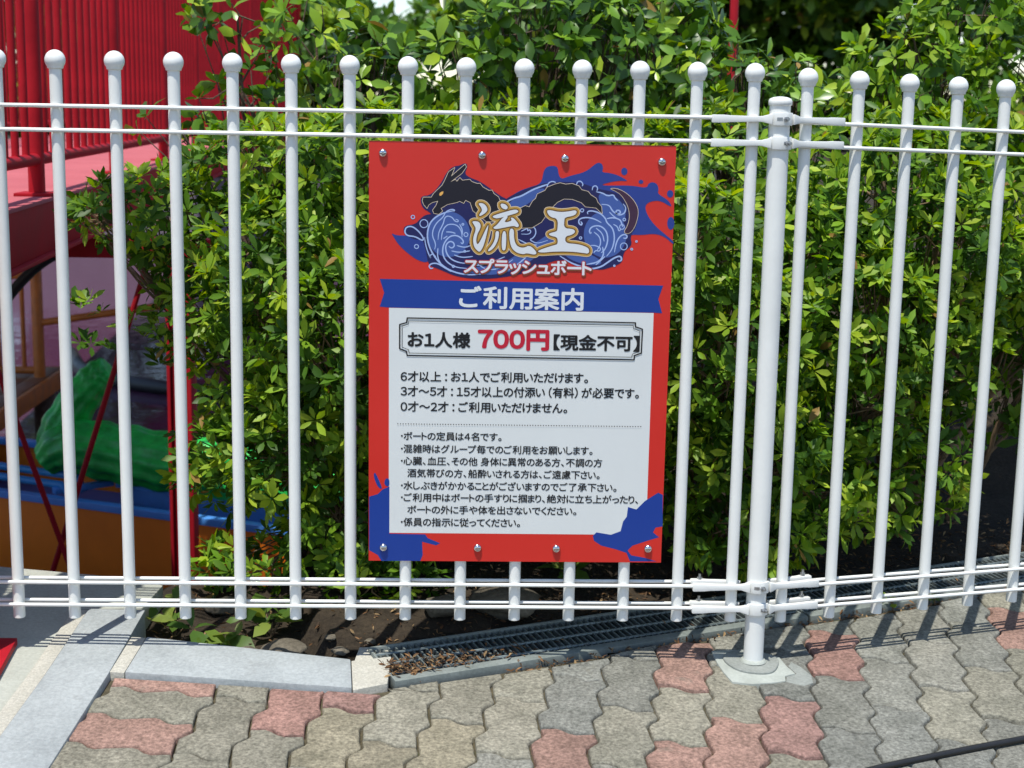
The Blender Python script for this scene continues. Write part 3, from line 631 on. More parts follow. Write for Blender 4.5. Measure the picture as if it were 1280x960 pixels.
# ================================================================== notice board
ART = json.loads(r'''{"royal":[[[286.0,94.5],[312.0,84.4],[335.4,77.3],[338.9,52.5],[345.3,44.1],[358.3,42.0],[366.7,44.5],[368.6,60.1],[374.5,67.9],[390.0,61.3],[421.2,53.4],[439.1,37.7],[446.8,34.2],[453.4,37.6],[455.4,46.7],[452.5,53.2],[468.1,54.4],[483.9,58.2],[497.1,64.7],[505.0,69.9],[484.1,68.7],[453.0,76.6],[458.2,79.2],[510.5,77.6],[541.9,82.7],[544.3,73.6],[553.4,70.1],[562.6,74.8],[565.5,85.2],[563.1,93.0],[584.4,104.7],[593.4,118.5],[584.6,115.2],[574.0,108.7],[560.9,106.1],[545.3,110.1],[539.0,119.3],[546.0,137.6],[562.2,157.3],[583.7,174.2],[598.5,186.0],[598.1,192.6],[581.1,176.9],[560.0,170.9],[533.8,174.5],[515.4,173.3],[481.6,185.3],[429.4,198.8],[350.5,199.2],[298.0,199.5],[271.4,173.3],[255.0,120.8]],[[43.1,177.6],[54.9,182.3],[68.0,181.7],[108.7,184.7],[119.4,216.3],[116.9,235.4],[95.8,231.0],[72.1,213.9],[56.2,198.1],[48.3,185.0]],[[503.0,50.8],[502.6,53.6],[501.3,56.0],[499.3,57.6],[496.9,58.2],[494.5,57.6],[492.5,56.1],[491.0,53.7],[490.5,50.9],[490.9,48.1],[492.2,45.8],[494.2,44.2],[496.6,43.6],[499.0,44.1],[501.1,45.7],[502.5,48.1]],[[534.6,70.5],[534.2,72.0],[533.3,73.3],[531.8,74.1],[530.0,74.4],[528.2,74.1],[526.6,73.3],[525.6,72.0],[525.2,70.5],[525.5,69.0],[526.5,67.8],[528.0,66.9],[529.8,66.6],[531.6,66.9],[533.1,67.7],[534.2,69.0]],[[594.2,92.9],[593.8,95.7],[592.5,98.1],[590.5,99.7],[588.1,100.2],[585.7,99.7],[583.7,98.1],[582.2,95.7],[581.7,92.9],[582.1,90.1],[583.4,87.8],[585.3,86.2],[587.7,85.6],[590.1,86.1],[592.2,87.7],[593.7,90.1]],[[598.5,150.5],[598.1,155.3],[596.7,159.4],[594.4,162.2],[591.8,163.1],[589.0,162.2],[586.7,159.5],[585.0,155.4],[584.3,150.6],[584.7,145.7],[586.2,141.6],[588.4,138.9],[591.0,137.9],[593.8,138.9],[596.2,141.6],[597.8,145.7]]],"navy":[[[98.6,150.2],[111.4,139.8],[132.0,139.7],[144.9,129.3],[173.1,118.9],[255.6,118.4],[270.8,103.9],[316.9,82.1],[357.8,73.1],[409.3,72.9],[445.5,85.5],[481.7,91.5],[507.8,106.8],[526.4,132.5],[524.5,158.3],[512.0,176.5],[517.1,194.7],[499.9,207.8],[499.3,228.6],[479.9,237.5],[454.1,245.5],[422.9,237.8],[370.8,221.5],[324.6,247.8],[278.1,259.5],[226.3,266.1],[174.3,262.7],[137.9,247.2],[116.1,239.5],[111.8,212.4],[103.9,186.5],[91.0,191.7],[67.7,178.9],[67.6,163.3],[90.9,159.6]],[[101.8,104.6],[120.1,103.2],[139.5,80.9],[152.4,54.8],[165.4,46.1],[175.8,45.0],[186.2,39.2],[192.0,44.9],[185.1,60.6],[196.9,68.3],[217.9,75.3],[257.4,103.8],[270.5,107.7],[271.1,152.2],[197.6,136.9],[139.9,142.4],[124.2,142.5],[116.3,134.7],[105.8,129.5],[100.0,116.4]]],"mid":[[[197.9,178.2],[197.0,188.1],[193.9,197.6],[188.9,206.1],[182.3,213.2],[174.3,218.6],[165.3,221.9],[155.9,223.1],[146.4,222.0],[137.4,218.8],[129.3,213.5],[122.6,206.4],[117.5,198.0],[114.3,188.6],[113.2,178.6],[114.2,168.7],[117.3,159.3],[122.3,150.8],[128.9,143.8],[136.9,138.4],[145.8,135.1],[155.2,133.9],[164.6,135.0],[173.6,138.2],[181.7,143.5],[188.4,150.5],[193.5,158.9],[196.8,168.3]],[[505.3,174.0],[504.4,184.1],[501.5,193.8],[496.7,202.5],[490.2,209.8],[482.2,215.3],[473.3,218.7],[463.9,219.9],[454.5,218.8],[445.4,215.5],[437.2,210.1],[430.4,202.9],[425.2,194.2],[421.8,184.6],[420.6,174.4],[421.4,164.3],[424.3,154.6],[429.2,146.0],[435.8,138.7],[443.7,133.3],[452.5,129.9],[461.9,128.7],[471.3,129.8],[480.3,133.1],[488.5,138.5],[495.3,145.6],[500.6,154.2],[504.0,163.8]],[[271.0,113.2],[317.0,89.8],[347.8,84.5],[327.5,103.6],[296.9,125.9],[276.3,128.6]],[[445.6,91.7],[481.8,99.2],[497.7,117.2],[503.4,137.8],[493.5,158.5],[462.1,138.0],[451.3,117.4]],[[257.0,237.7],[298.1,211.4],[328.8,190.5],[359.5,169.6],[380.1,164.3],[375.3,185.0],[339.5,211.2],[298.6,242.7],[246.9,258.6],[189.8,253.7],[194.9,243.2]],[[370.4,200.6],[432.7,210.7],[464.2,231.4],[433.2,236.8],[391.5,223.9]]],"foam":[[[[167.4,131.8],[147.8,135.8],[129.5,145.1],[117.8,158.3],[113.4,179.4],[116.7,200.5],[127.3,221.5],[143.2,240.0],[167.0,253.1],[198.7,258.3],[230.3,254.1]],false,2.2],[[[164.8,133.6],[168.2,131.2],[160.8,129.2],[149.1,134.5],[145.2,145.0],[129.6,158.2],[122.3,179.3],[131.1,197.7],[128.6,208.3]],false,1.6],[[[168.8,148.8],[174.1,150.1],[174.1,154.1],[167.5,152.8],[162.2,144.9],[153.1,142.3],[147.3,146.3],[145.3,158.1],[136.2,174.0],[135.0,189.8]],false,1.6],[[[182.2,184.3],[180.8,171.1],[172.9,160.6],[161.0,158.1],[150.6,160.7],[142.8,173.9],[141.6,189.8]],false,1.6],[[[179.7,193.5],[182.4,197.5],[185.5,192.2],[179.6,184.3],[169.1,179.6],[156.0,183.1],[145.6,197.7],[143.6,216.2],[151.1,232.0],[169.6,243.0],[193.3,245.0]],false,2],[[[156.1,201.6],[161.4,206.0],[167.7,201.5],[165.3,193.6],[157.4,191.8],[149.5,200.3],[151.5,216.1],[161.6,228.0],[177.4,234.0],[193.2,235.0]],false,2],[[[150.7,173.9],[161.2,173.9],[169.1,176.4]],false,1.6],[[[145.5,187.1],[153.3,181.8]],false,1.6],[[[131.3,222.8],[125.2,216.8],[119.4,220.3],[121.6,226.9],[116.8,217.6],[110.9,200.5],[108.7,184.7]],false,1.6],[[[126.2,244.8],[120.9,246.7],[117.4,241.4],[122.2,236.1],[134.0,235.3],[148.5,243.9],[161.8,251.8]],false,2],[[[161.4,210.8],[177.2,213.9],[198.2,210.1]],false,1.6],[[[166.8,218.7],[182.6,223.9],[203.6,221.1]],false,1.6],[[[171.9,200.2],[187.7,204.0],[198.1,200.0]],false,1.6],[[[135.1,205.6],[133.9,224.1],[143.2,240.0]],false,1.6],[[[176.8,158.0],[182.6,168.5],[182.2,179.0]],false,1.6],[[[69.3,174.3],[73.2,165.1],[85.0,163.7],[98.2,174.2],[107.4,187.3],[104.8,192.1],[90.3,183.4],[74.6,182.7]],true,2],[[[115.1,158.3],[114.6,161.3],[112.9,163.9],[110.3,165.6],[107.3,166.2],[104.3,165.7],[101.7,164.0],[100.0,161.4],[99.4,158.4],[100.0,155.4],[101.7,152.8],[104.2,151.1],[107.2,150.5],[110.2,151.0],[112.8,152.7],[114.5,155.3]],true,1.3],[[[89.1,145.8],[88.9,147.1],[88.1,148.3],[87.0,149.0],[85.7,149.3],[84.4,149.0],[83.3,148.3],[82.6,147.2],[82.3,145.9],[82.6,144.6],[83.3,143.4],[84.4,142.7],[85.7,142.4],[87.0,142.7],[88.1,143.4],[88.9,144.5]],true,1.3],[[[97.0,203.2],[96.7,204.7],[95.8,206.0],[94.6,206.9],[93.1,207.2],[91.6,206.9],[90.3,206.0],[89.4,204.8],[89.1,203.2],[89.4,201.7],[90.2,200.4],[91.5,199.6],[93.0,199.3],[94.5,199.6],[95.8,200.4],[96.7,201.7]],true,1.3],[[[193.5,178.4],[193.2,179.9],[192.4,181.2],[191.1,182.1],[189.6,182.4],[188.1,182.1],[186.8,181.3],[185.9,180.0],[185.6,178.5],[185.9,176.9],[186.7,175.7],[188.0,174.8],[189.5,174.5],[191.0,174.8],[192.3,175.6],[193.2,176.9]],true,1.3],[[[185.2,158.5],[185.0,159.2],[184.6,159.8],[184.0,160.2],[183.3,160.3],[182.6,160.2],[182.0,159.8],[181.6,159.2],[181.5,158.5],[181.6,157.8],[182.0,157.2],[182.6,156.8],[183.3,156.6],[184.0,156.8],[184.6,157.2],[185.0,157.8]],true,1.3],[[[167.7,241.2],[167.6,242.0],[167.1,242.7],[166.4,243.1],[165.6,243.3],[164.8,243.2],[164.1,242.7],[163.7,242.0],[163.5,241.2],[163.7,240.4],[164.1,239.7],[164.8,239.2],[165.6,239.1],[166.4,239.2],[167.1,239.7],[167.6,240.4]],true,1.3],[[[189.6,211.2],[189.4,211.9],[189.1,212.5],[188.5,212.9],[187.8,213.0],[187.0,212.9],[186.4,212.5],[186.0,211.9],[185.9,211.2],[186.0,210.5],[186.4,209.9],[187.0,209.5],[187.7,209.3],[188.4,209.5],[189.0,209.9],[189.4,210.5]],true,1.3],[[[211.6,234.3],[230.2,247.5],[256.5,244.7],[282.6,226.0]],false,1.6],[[[198.5,239.7],[230.1,236.9],[266.7,220.8]],false,1.6],[[[261.9,252.6],[288.0,239.2],[308.8,220.6]],false,2],[[[257.6,119.5],[281.0,106.3],[296.6,102.3],[317.3,89.6],[335.5,82.5],[348.5,78.0]],false,2.4],[[[297.7,175.8],[313.4,176.2],[317.3,170.4],[313.3,166.5],[310.7,170.4],[309.3,162.5],[317.1,159.1],[325.0,163.8],[327.0,174.3],[321.4,183.5],[313.6,186.7],[329.5,194.6],[350.3,187.3]],false,1.6],[[[292.6,186.3],[313.7,196.8],[329.5,196.7]],false,1.6],[[[297.6,170.5],[313.2,162.5],[333.9,146.6]],false,1.6],[[[374.5,217.6],[395.8,230.7],[411.7,236.4],[435.5,243.2],[456.5,238.3],[469.4,229.0],[482.4,219.6],[494.1,215.6],[497.7,223.5],[491.8,227.0],[488.3,223.6]],false,2.4],[[[413.9,149.4],[417.4,153.6],[414.9,157.2],[409.5,152.0],[411.2,144.1],[425.6,140.9],[441.3,144.0],[454.6,151.3]],false,2],[[[435.3,169.8],[434.1,174.0],[430.8,167.2],[436.4,158.7],[452.1,156.5],[465.4,167.0],[469.0,185.4],[463.6,203.9],[455.9,210.5]],false,2],[[[428.1,135.1],[425.9,130.4],[434.4,127.7],[451.6,132.4],[462.8,142.8],[465.1,151.2],[477.9,161.6],[482.1,182.7],[477.3,203.8],[466.6,217.1]],false,2],[[[440.6,169.7],[452.6,178.9],[455.0,193.4],[447.9,205.3]],false,1.6],[[[444.3,161.8],[457.7,172.3],[461.2,188.1]],false,1.6],[[[441.4,210.6],[445.3,205.3],[451.9,207.9],[455.7,201.8],[445.1,196.1],[434.6,196.1]],false,1.6],[[[458.3,198.6],[461.8,214.5],[451.0,229.1],[427.4,233.7]],false,2],[[[445.9,234.4],[456.2,225.1],[463.9,217.1]],false,1.6],[[[482.1,209.1],[484.9,190.6],[490.6,178.7],[499.7,172.8],[506.8,176.0],[504.6,181.8],[498.5,180.5]],false,2],[[[442.8,91.1],[456.0,93.6],[465.2,99.3],[476.9,96.1],[479.7,102.6],[485.6,107.8]],false,2],[[[453.8,115.3],[469.5,116.5],[475.0,127.5],[484.3,134.0],[492.2,132.2],[490.2,126.9],[484.2,126.2],[481.7,131.4],[488.3,136.6],[500.0,132.6],[502.4,120.8],[496.2,113.8]],false,2],[[[464.9,143.3],[477.9,140.6],[491.1,144.5],[494.4,151.0],[496.7,158.9]],false,2],[[[469.8,130.2],[480.6,140.6],[492.5,145.8]],false,1.6],[[[478.2,153.8],[487.5,159.0],[489.1,168.2],[494.2,162.9]],false,1.6],[[[346.0,85.0],[348.5,75.9],[356.2,71.9],[363.6,74.5]],false,1.6],[[[403.9,78.2],[405.9,71.7],[412.4,70.9],[416.9,76.8],[415.2,80.8]],false,1.6],[[[434.9,88.5],[436.1,80.6],[442.6,79.3],[445.8,84.5],[444.1,89.7]],false,1.6],[[[328.5,149.3],[328.2,150.7],[327.4,151.9],[326.3,152.7],[324.9,153.0],[323.5,152.7],[322.3,151.9],[321.4,150.7],[321.1,149.3],[321.4,147.9],[322.2,146.7],[323.3,145.9],[324.7,145.6],[326.2,145.9],[327.4,146.7],[328.2,147.9]],true,1.3],[[[313.4,138.9],[313.2,139.6],[312.9,140.2],[312.3,140.6],[311.6,140.7],[310.9,140.6],[310.3,140.2],[309.9,139.6],[309.7,138.9],[309.8,138.2],[310.2,137.6],[310.8,137.2],[311.5,137.0],[312.2,137.2],[312.8,137.6],[313.2,138.2]],true,1.3],[[[306.3,158.6],[306.2,159.5],[305.7,160.3],[304.9,160.8],[304.0,161.0],[303.1,160.8],[302.3,160.3],[301.8,159.5],[301.6,158.6],[301.8,157.7],[302.3,157.0],[303.0,156.4],[303.9,156.3],[304.8,156.4],[305.6,156.9],[306.1,157.7]],true,1.3],[[[419.3,127.8],[419.0,129.0],[418.4,130.0],[417.4,130.7],[416.2,131.0],[415.0,130.7],[413.9,130.1],[413.2,129.1],[413.0,127.9],[413.2,126.6],[413.9,125.6],[414.9,124.9],[416.1,124.7],[417.3,124.9],[418.3,125.6],[419.0,126.6]],true,1.3],[[[416.9,181.7],[416.8,182.6],[416.3,183.4],[415.5,183.9],[414.6,184.1],[413.7,183.9],[412.9,183.4],[412.4,182.6],[412.2,181.7],[412.4,180.8],[412.9,180.1],[413.6,179.5],[414.5,179.4],[415.4,179.5],[416.2,180.0],[416.7,180.8]],true,1.3],[[[502.1,144.4],[502.0,145.4],[501.4,146.3],[500.6,146.9],[499.6,147.1],[498.6,146.9],[497.7,146.3],[497.1,145.5],[496.9,144.5],[497.1,143.5],[497.6,142.6],[498.5,142.0],[499.5,141.8],[500.5,142.0],[501.3,142.6],[501.9,143.4]],true,1.3],[[[500.1,158.9],[499.8,160.7],[498.8,162.3],[497.3,163.3],[495.5,163.7],[493.7,163.3],[492.2,162.3],[491.1,160.8],[490.7,158.9],[491.0,157.1],[492.0,155.6],[493.5,154.6],[495.3,154.2],[497.1,154.5],[498.7,155.6],[499.7,157.1]],true,1.3],[[[507.1,197.1],[506.6,199.7],[505.2,201.9],[503.0,203.4],[500.4,204.0],[497.8,203.5],[495.5,202.0],[494.0,199.8],[493.4,197.1],[493.9,194.5],[495.3,192.3],[497.5,190.8],[500.1,190.2],[502.7,190.7],[505.0,192.2],[506.5,194.4]],true,1.3],[[[526.5,186.9],[526.4,187.5],[526.1,188.1],[525.6,188.4],[525.0,188.5],[524.4,188.4],[523.9,188.1],[523.5,187.6],[523.4,186.9],[523.5,186.3],[523.8,185.8],[524.3,185.5],[524.9,185.4],[525.5,185.5],[526.0,185.8],[526.4,186.3]],true,1.3],[[[518.0,202.3],[517.9,203.0],[517.5,203.6],[516.9,204.0],[516.2,204.1],[515.5,204.0],[514.9,203.6],[514.5,203.0],[514.3,202.3],[514.4,201.6],[514.8,201.0],[515.4,200.6],[516.1,200.4],[516.8,200.6],[517.4,201.0],[517.8,201.6]],true,1.3],[[[484.3,235.5],[484.2,236.1],[483.9,236.6],[483.4,237.0],[482.8,237.1],[482.2,237.0],[481.7,236.7],[481.3,236.1],[481.2,235.5],[481.3,234.9],[481.6,234.4],[482.1,234.1],[482.7,233.9],[483.3,234.1],[483.8,234.4],[484.2,234.9]],true,1.3]],"dragon":[[[105.7,107.2],[121.4,107.1],[125.3,100.6],[130.5,94.8],[142.2,83.5],[146.8,74.9],[154.5,57.4],[165.9,49.5],[159.5,65.9],[186.2,42.4],[188.4,47.6],[179.9,59.8],[157.8,76.9],[167.4,72.1],[170.8,75.8],[176.5,68.4],[181.3,73.4],[195.9,71.5],[199.6,75.6],[210.1,79.2],[215.8,78.7],[221.1,85.7],[233.2,92.2],[239.5,91.6],[242.9,98.1],[252.2,104.6],[254.3,110.4],[265.4,115.5],[281.3,128.5],[281.6,152.2],[229.2,152.4],[202.7,131.6],[197.4,115.9],[188.1,111.2],[184.3,117.3],[176.4,113.4],[171.2,116.0],[152.9,120.1],[139.9,128.0],[143.0,133.2],[136.0,139.3],[126.8,137.8],[124.2,132.0],[130.7,122.8],[134.5,113.6],[122.8,116.8],[116.2,121.6],[113.1,128.1],[107.1,121.6],[103.9,114.3]],[[281.3,127.2],[296.9,124.5],[304.7,120.6],[312.6,123.1],[319.0,111.3],[324.9,106.1],[327.9,97.4],[343.0,90.3],[346.5,84.3],[361.6,77.9],[372.0,75.2],[382.5,77.8],[395.5,76.2],[408.6,80.8],[414.5,88.1],[427.1,91.1],[432.5,97.6],[443.1,104.1],[446.4,112.0],[453.9,119.8],[455.5,133.4],[443.5,122.4],[422.5,120.5],[414.5,112.6],[396.1,106.2],[380.4,105.8],[367.4,112.4],[357.1,122.9],[336.6,151.9],[318.5,163.0],[297.5,163.9],[276.3,152.2]]],"tail":[[[468.8,84.4],[484.5,84.3],[503.0,93.4],[519.1,109.0],[527.4,127.2],[523.3,150.9],[515.8,166.7],[507.5,172.5],[499.1,169.4],[507.1,156.2],[510.6,137.8],[506.2,116.9],[492.6,96.0],[479.4,88.3]]],"eye":[[[136.5,101.8],[137.6,98.4],[140.9,96.0],[144.9,95.2],[143.8,99.9],[140.7,103.1],[138.1,103.9]]],"kanji":[[[211.8,117.1],[222.2,116.5],[230.2,124.1],[231.0,132.7],[217.3,142.5],[214.1,139.9],[221.1,131.5],[218.4,124.2]],[[200.3,152.1],[213.4,152.0],[218.7,159.1],[216.7,168.3],[211.6,176.7],[209.1,192.0],[213.9,199.9],[231.9,159.0],[233.7,160.3],[225.7,197.2],[218.8,211.0],[214.0,211.6],[204.7,201.3],[203.3,184.2],[209.6,167.0],[205.1,159.1]],[[255.5,116.9],[265.4,117.6],[271.3,123.9],[267.7,129.1],[258.2,125.5]],[[239.0,142.4],[252.6,137.1],[265.6,133.1],[281.3,128.5],[289.7,128.5],[292.3,133.7],[271.0,140.4],[257.9,144.4],[247.4,146.3]],[[263.1,141.2],[273.1,140.7],[262.0,154.9],[280.3,150.1],[275.7,144.3],[282.0,143.8],[294.3,158.7],[290.1,163.2],[283.0,159.5],[266.0,163.3],[247.7,167.3],[241.4,164.5],[250.2,158.9]],[[247.2,170.8],[254.8,170.7],[253.2,186.5],[246.0,202.4],[235.6,211.2],[231.9,209.1],[242.3,197.1],[247.4,183.9]],[[260.3,170.7],[268.7,170.6],[268.4,204.9],[264.5,209.4],[259.7,205.5]],[[273.4,165.9],[283.6,165.3],[283.6,186.4],[289.6,200.1],[303.3,203.4],[315.0,196.8],[329.7,211.2],[325.9,216.5],[308.7,212.6],[303.5,215.8],[287.7,212.2],[276.5,199.6]],[[346.2,130.0],[352.0,127.7],[370.4,132.0],[388.7,130.6],[402.2,127.4],[406.5,130.5],[402.4,137.9],[383.6,141.6],[381.6,146.4],[381.4,163.5],[399.8,164.2],[404.4,169.9],[397.9,175.8],[383.8,179.0],[385.1,192.7],[408.2,193.6],[426.7,198.8],[432.6,204.6],[431.2,212.5],[421.7,211.2],[398.0,208.7],[363.9,208.9],[337.6,212.0],[329.2,209.1],[342.7,203.2],[363.6,196.5],[370.2,194.4],[369.1,180.7],[356.0,178.6],[350.1,174.4],[365.8,170.1],[368.9,167.5],[369.3,144.4],[353.5,141.8]]],"banner":[[[21.3,267.7],[299.0,270.4],[580.9,273.6],[572.2,300.3],[580.8,328.7],[565.2,327.7],[299.8,326.5],[39.5,324.2],[21.3,322.7],[30.1,295.4]]],"panel":[[[39.7,324.9],[563.9,328.5],[564.0,784.8],[40.5,784.3]]],"splash":[[[455.3,787.8],[462.5,780.1],[492.2,785.0],[511.8,777.3],[516.3,756.9],[523.4,746.7],[525.4,726.3],[542.7,731.3],[559.5,713.5],[586.1,695.6],[595.6,700.6],[597.4,766.6],[583.2,769.2],[578.5,779.4],[591.1,789.6],[566.6,797.4],[537.3,807.7],[527.6,818.0],[535.3,828.2],[562.6,833.2],[587.6,840.7],[533.1,841.0],[525.3,823.2],[502.8,815.6],[473.0,808.1],[458.0,798.0]],[[459.8,769.4],[472.3,777.5],[492.0,773.3],[487.2,782.5],[465.1,783.6]],[[0.8,709.0],[18.1,703.8],[27.9,693.7],[41.7,687.5],[41.8,786.0],[114.5,787.1],[119.4,794.8],[144.7,805.3],[136.8,810.0],[108.1,802.5],[109.7,830.6],[104.9,842.9],[25.6,843.4],[18.2,831.1],[0.8,821.0]],[[12.1,657.4],[18.0,668.5],[28.9,694.7],[18.1,689.7],[9.2,666.0]],[[32.8,670.9],[41.6,670.8],[41.7,689.5],[30.8,684.5]],[[481.9,828.5],[481.5,829.7],[480.6,830.7],[479.2,831.4],[477.5,831.6],[475.8,831.4],[474.3,830.7],[473.3,829.7],[473.0,828.6],[473.3,827.4],[474.2,826.4],[475.6,825.7],[477.3,825.5],[479.0,825.7],[480.5,826.4],[481.5,827.3]],[[157.5,794.5],[157.3,795.7],[156.6,796.7],[155.7,797.4],[154.5,797.6],[153.4,797.4],[152.4,796.7],[151.8,795.8],[151.6,794.6],[151.8,793.4],[152.4,792.4],[153.4,791.7],[154.5,791.5],[155.6,791.7],[156.6,792.4],[157.3,793.4]],[[9.2,697.8],[9.0,699.0],[8.3,700.0],[7.4,700.6],[6.3,700.9],[5.1,700.6],[4.2,700.0],[3.5,699.0],[3.3,697.8],[3.5,696.7],[4.2,695.7],[5.1,695.0],[6.3,694.8],[7.4,695.0],[8.3,695.7],[9.0,696.6]]],"rule_out":[[[75.8,344.5],[528.2,348.5],[528.4,356.3],[542.5,361.1],[541.8,409.3],[528.4,414.3],[527.6,423.1],[76.1,419.7],[74.6,411.8],[61.0,406.0],[60.9,357.8],[74.4,353.8]]],"rule_in":[[[78.7,350.4],[524.0,353.9],[525.1,360.2],[537.8,365.1],[536.9,406.3],[524.4,411.3],[522.6,417.7],[80.0,414.7],[78.5,407.8],[65.8,403.0],[65.7,360.8],[77.3,356.8]]],"dots":[[58.0,558.2],[545.7,559.0]],"text":[["ご利用案内",[176.4,318.8],[423.5,321.1],46.2,"w",0.016],["スプラッシュボート",[185.7,251.6],[436.1,253.4],31.2,"t",0.03],["お1人様",[76.0,399.5],[198.2,400.3],32.4,"k",0.02],["700円",[215.2,401.2],[355.9,401.9],45.2,"r",0.026],["【現金不可】",[365.6,401.8],[535.9,402.9],32.4,"k",0.02],["6才以上 : お1人でご利用いただけます｡",[62.6,470.1],[438.8,469.6],22.2,"k",0.012],["3才～5才 : 15才以上の付添い (有料) が必要です｡",[62.7,499.9],[541.7,499.7],22.3,"k",0.012],["0才～2才 : ご利用いただけません｡",[62.8,531.2],[398.6,531.4],22.4,"k",0.012],["･ボートの定員は4名です｡",[63.5,589.8],[267.6,590.3],18.5,"k",0.01],["･混雑時はグループ毎でのご利用をお願いします｡",[63.6,615.9],[451.6,616.9],18.6,"k",0.01],["･心臓､血圧､その他 身体に異常のある方､不調の方",[63.6,641.0],[469.3,642.1],18.6,"k",0.01],["酒気帯びの方､船酔いされる方は､ご遠慮下さい｡",[77.0,666.1],[467.4,667.2],18.6,"k",0.01],["･水しぶきがかかることがございますのでご了承下さい｡",[63.8,691.9],[502.4,693.1],18.7,"k",0.01],["･ご利用中はボートの手すりに掴まり､絶対に立ち上がったり､",[63.9,716.7],[547.3,718.0],18.7,"k",0.01],["ボートの外に手や体を出さないでください｡",[77.3,742.0],[422.3,743.0],18.7,"k",0.01],["･係員の指示に従ってください｡",[64.0,768.1],[308.3,768.7],18.9,"k",0.01]],"bolts":[[27.2,23.1],[219.0,24.7],[380.2,27.9],[569.5,31.5],[30.0,814.7],[220.9,814.6],[381.2,814.8],[569.0,813.7]]}''')
BX, BZ, BY, BW, BH = -0.2514, 1.0668, -0.0152, 0.5968, 0.8432
SIGN = empty('notice_board', (BX + BW / 2, BY, BZ - BH), 'red and blue printed price board with a dragon emblem, bolted to the white fence', 'notice board')
def bp(p, dy): return Vector((BX + p[0] / 1000, BY - dy, BZ - p[1] / 1000))
b = MB(); b.box((BX + BW / 2, BY + 0.0015, BZ - BH / 2), (BW, 0.003, BH)); b.build('panel', INK['red'], SIGN, smooth=0)
DEPTH = [0.0]
def flat(name, polys, mat, parent=None):
    """printed shape: the union of outlines (board millimetres), laid just proud of what is under it"""
    DEPTH[0] += 0.00005
    vs = []; fc = []
    for P in polys:
        n0 = len(vs); vs += [Vector((p[0], -p[1])) for p in P]; F = list(range(n0, n0 + len(P)))
        a = sum(vs[F[i - 1]].x * vs[F[i]].y - vs[F[i]].x * vs[F[i - 1]].y for i in range(len(F)))
        fc.append(F if a > 0 else F[::-1])
    V, E, F, ov, oe, of = delaunay_2d_cdt(vs, [], fc, 0, 1e-4)
    me = MB()
    keep = [f for f, o in zip(F, of) if o]
    me.add([bp((v.x, -v.y), DEPTH[0]) for v in V], [tuple(f) for f in keep])
    o = me.build(name, mat, parent or SIGN, smooth=0)
    return o
def circle(p, r, n=10): return [(p[0] + r * math.cos(2 * math.pi * k / n), p[1] + r * math.sin(2 * math.pi * k / n)) for k in range(n)]
def smooth_line(P, closed, it=2):
    for _ in range(it):
        Q = []
        n = len(P)
        for k in range(n if closed else n - 1):
            a, b_ = P[k], P[(k + 1) % n]
            Q += [(a[0] * .75 + b_[0] * .25, a[1] * .75 + b_[1] * .25), (a[0] * .25 + b_[0] * .75, a[1] * .25 + b_[1] * .75)]
        if not closed: Q = [P[0]] + Q + [P[-1]]
        P = Q
    return P
def stroke(P, w, closed=False, n=8):
    R = []
    m_ = len(P)
    for k in range(m_ if closed else m_ - 1):
        a, b_ = Vector(P[k]), Vector(P[(k + 1) % m_])
        d = b_ - a
        if d.length < 1e-5: continue
        t = Vector((-d.y, d.x)).normalized() * w
        R.append([(a + t)[:], (b_ + t)[:], (b_ - t)[:], (a - t)[:]])
    for p in P: R.append(circle(p, w, n))
    return R
def outline_of(polys, w):
    R = []
    for P in polys: R += [P] + stroke(P, w, True, 10)
    return R
sm = lambda L: [smooth_line(P, True, 2) for P in L]
white_in = flat('paper_panel', ART['panel'], INK['white'])
flat('paint_splash', ART['splash'][:1], INK['banner']); flat('paint_splash', ART['splash'][2:3], INK['banner']); flat('paint_fleck', sm(ART['splash'][3:4]), INK['banner']); flat('paint_fleck', sm(ART['splash'][4:5]), INK['banner'])
flat('banner_ribbon', ART['banner'], INK['banner'])
emb = flat('emblem', sm(ART['royal']), INK['royal'])
flat('emblem_rim', sm(ART['navy']), INK['navy'], emb)
flat('wave_body', sm(ART['mid']), INK['mid'], emb)
DEPTH[0] += 0.00005
fo = MB()
for q_, (P, c_, w_) in enumerate(ART['foam']):
    P = [Vector(p) for p in smooth_line(P, c_, 2 if len(P) < 14 else 1)]
    n = len(P); vs = []
    for i in range(n):
        t = (P[(i + 1) % n] - P[i - 1]) if c_ else (P[min(i + 1, n - 1)] - P[max(i - 1, 0)])
        if t.length < 1e-6: t = Vector((1, 0))
        nn = Vector((-t.y, t.x)).normalized() * (0.66 * w_ * (1 if c_ else min(1, 0.45 + 3.0 * min(i, n - 1 - i) / n)))
        vs += [bp(P[i] + nn, DEPTH[0] + q_ * 2e-6), bp(P[i] - nn, DEPTH[0] + q_ * 2e-6)]
    fo.add(vs, [(2 * i, 2 * i + 1, (2 * i + 3) % (2 * n), (2 * i + 2) % (2 * n)) for i in range(n if c_ else n - 1)])
fo.build('wave_lines', INK['foam'], emb, smooth=0)
DEPTH[0] += 0.00015
flat('dragon_edge', outline_of(ART['dragon'] + [smooth_line(ART['tail'][0], True, 2)], 0.9), INK['cream'], emb)
flat('dragon', ART['dragon'], INK['black'], emb)
flat('dragon_tail', sm(ART['tail']), INK['plum'], emb)
flat('dragon_eye', ART['eye'], INK['eye'], emb)
kj = [smooth_line(P, True, 2) for P in ART['kanji']]
for nm, w_, mt in (('title_edge', 7.0, 'cream'), ('title_gold', 5.9, 'gold'), ('title_shade', 2.4, 'brown')):
    flat(nm, [q for P in kj for q in ([P] + stroke(P[::2], w_, True, 12))], INK[mt], emb)
flat('title_lettering', kj, INK['w'], emb)
flat('price_frame', stroke(ART['rule_out'][0], 1.3, True, 6) , INK['k'])
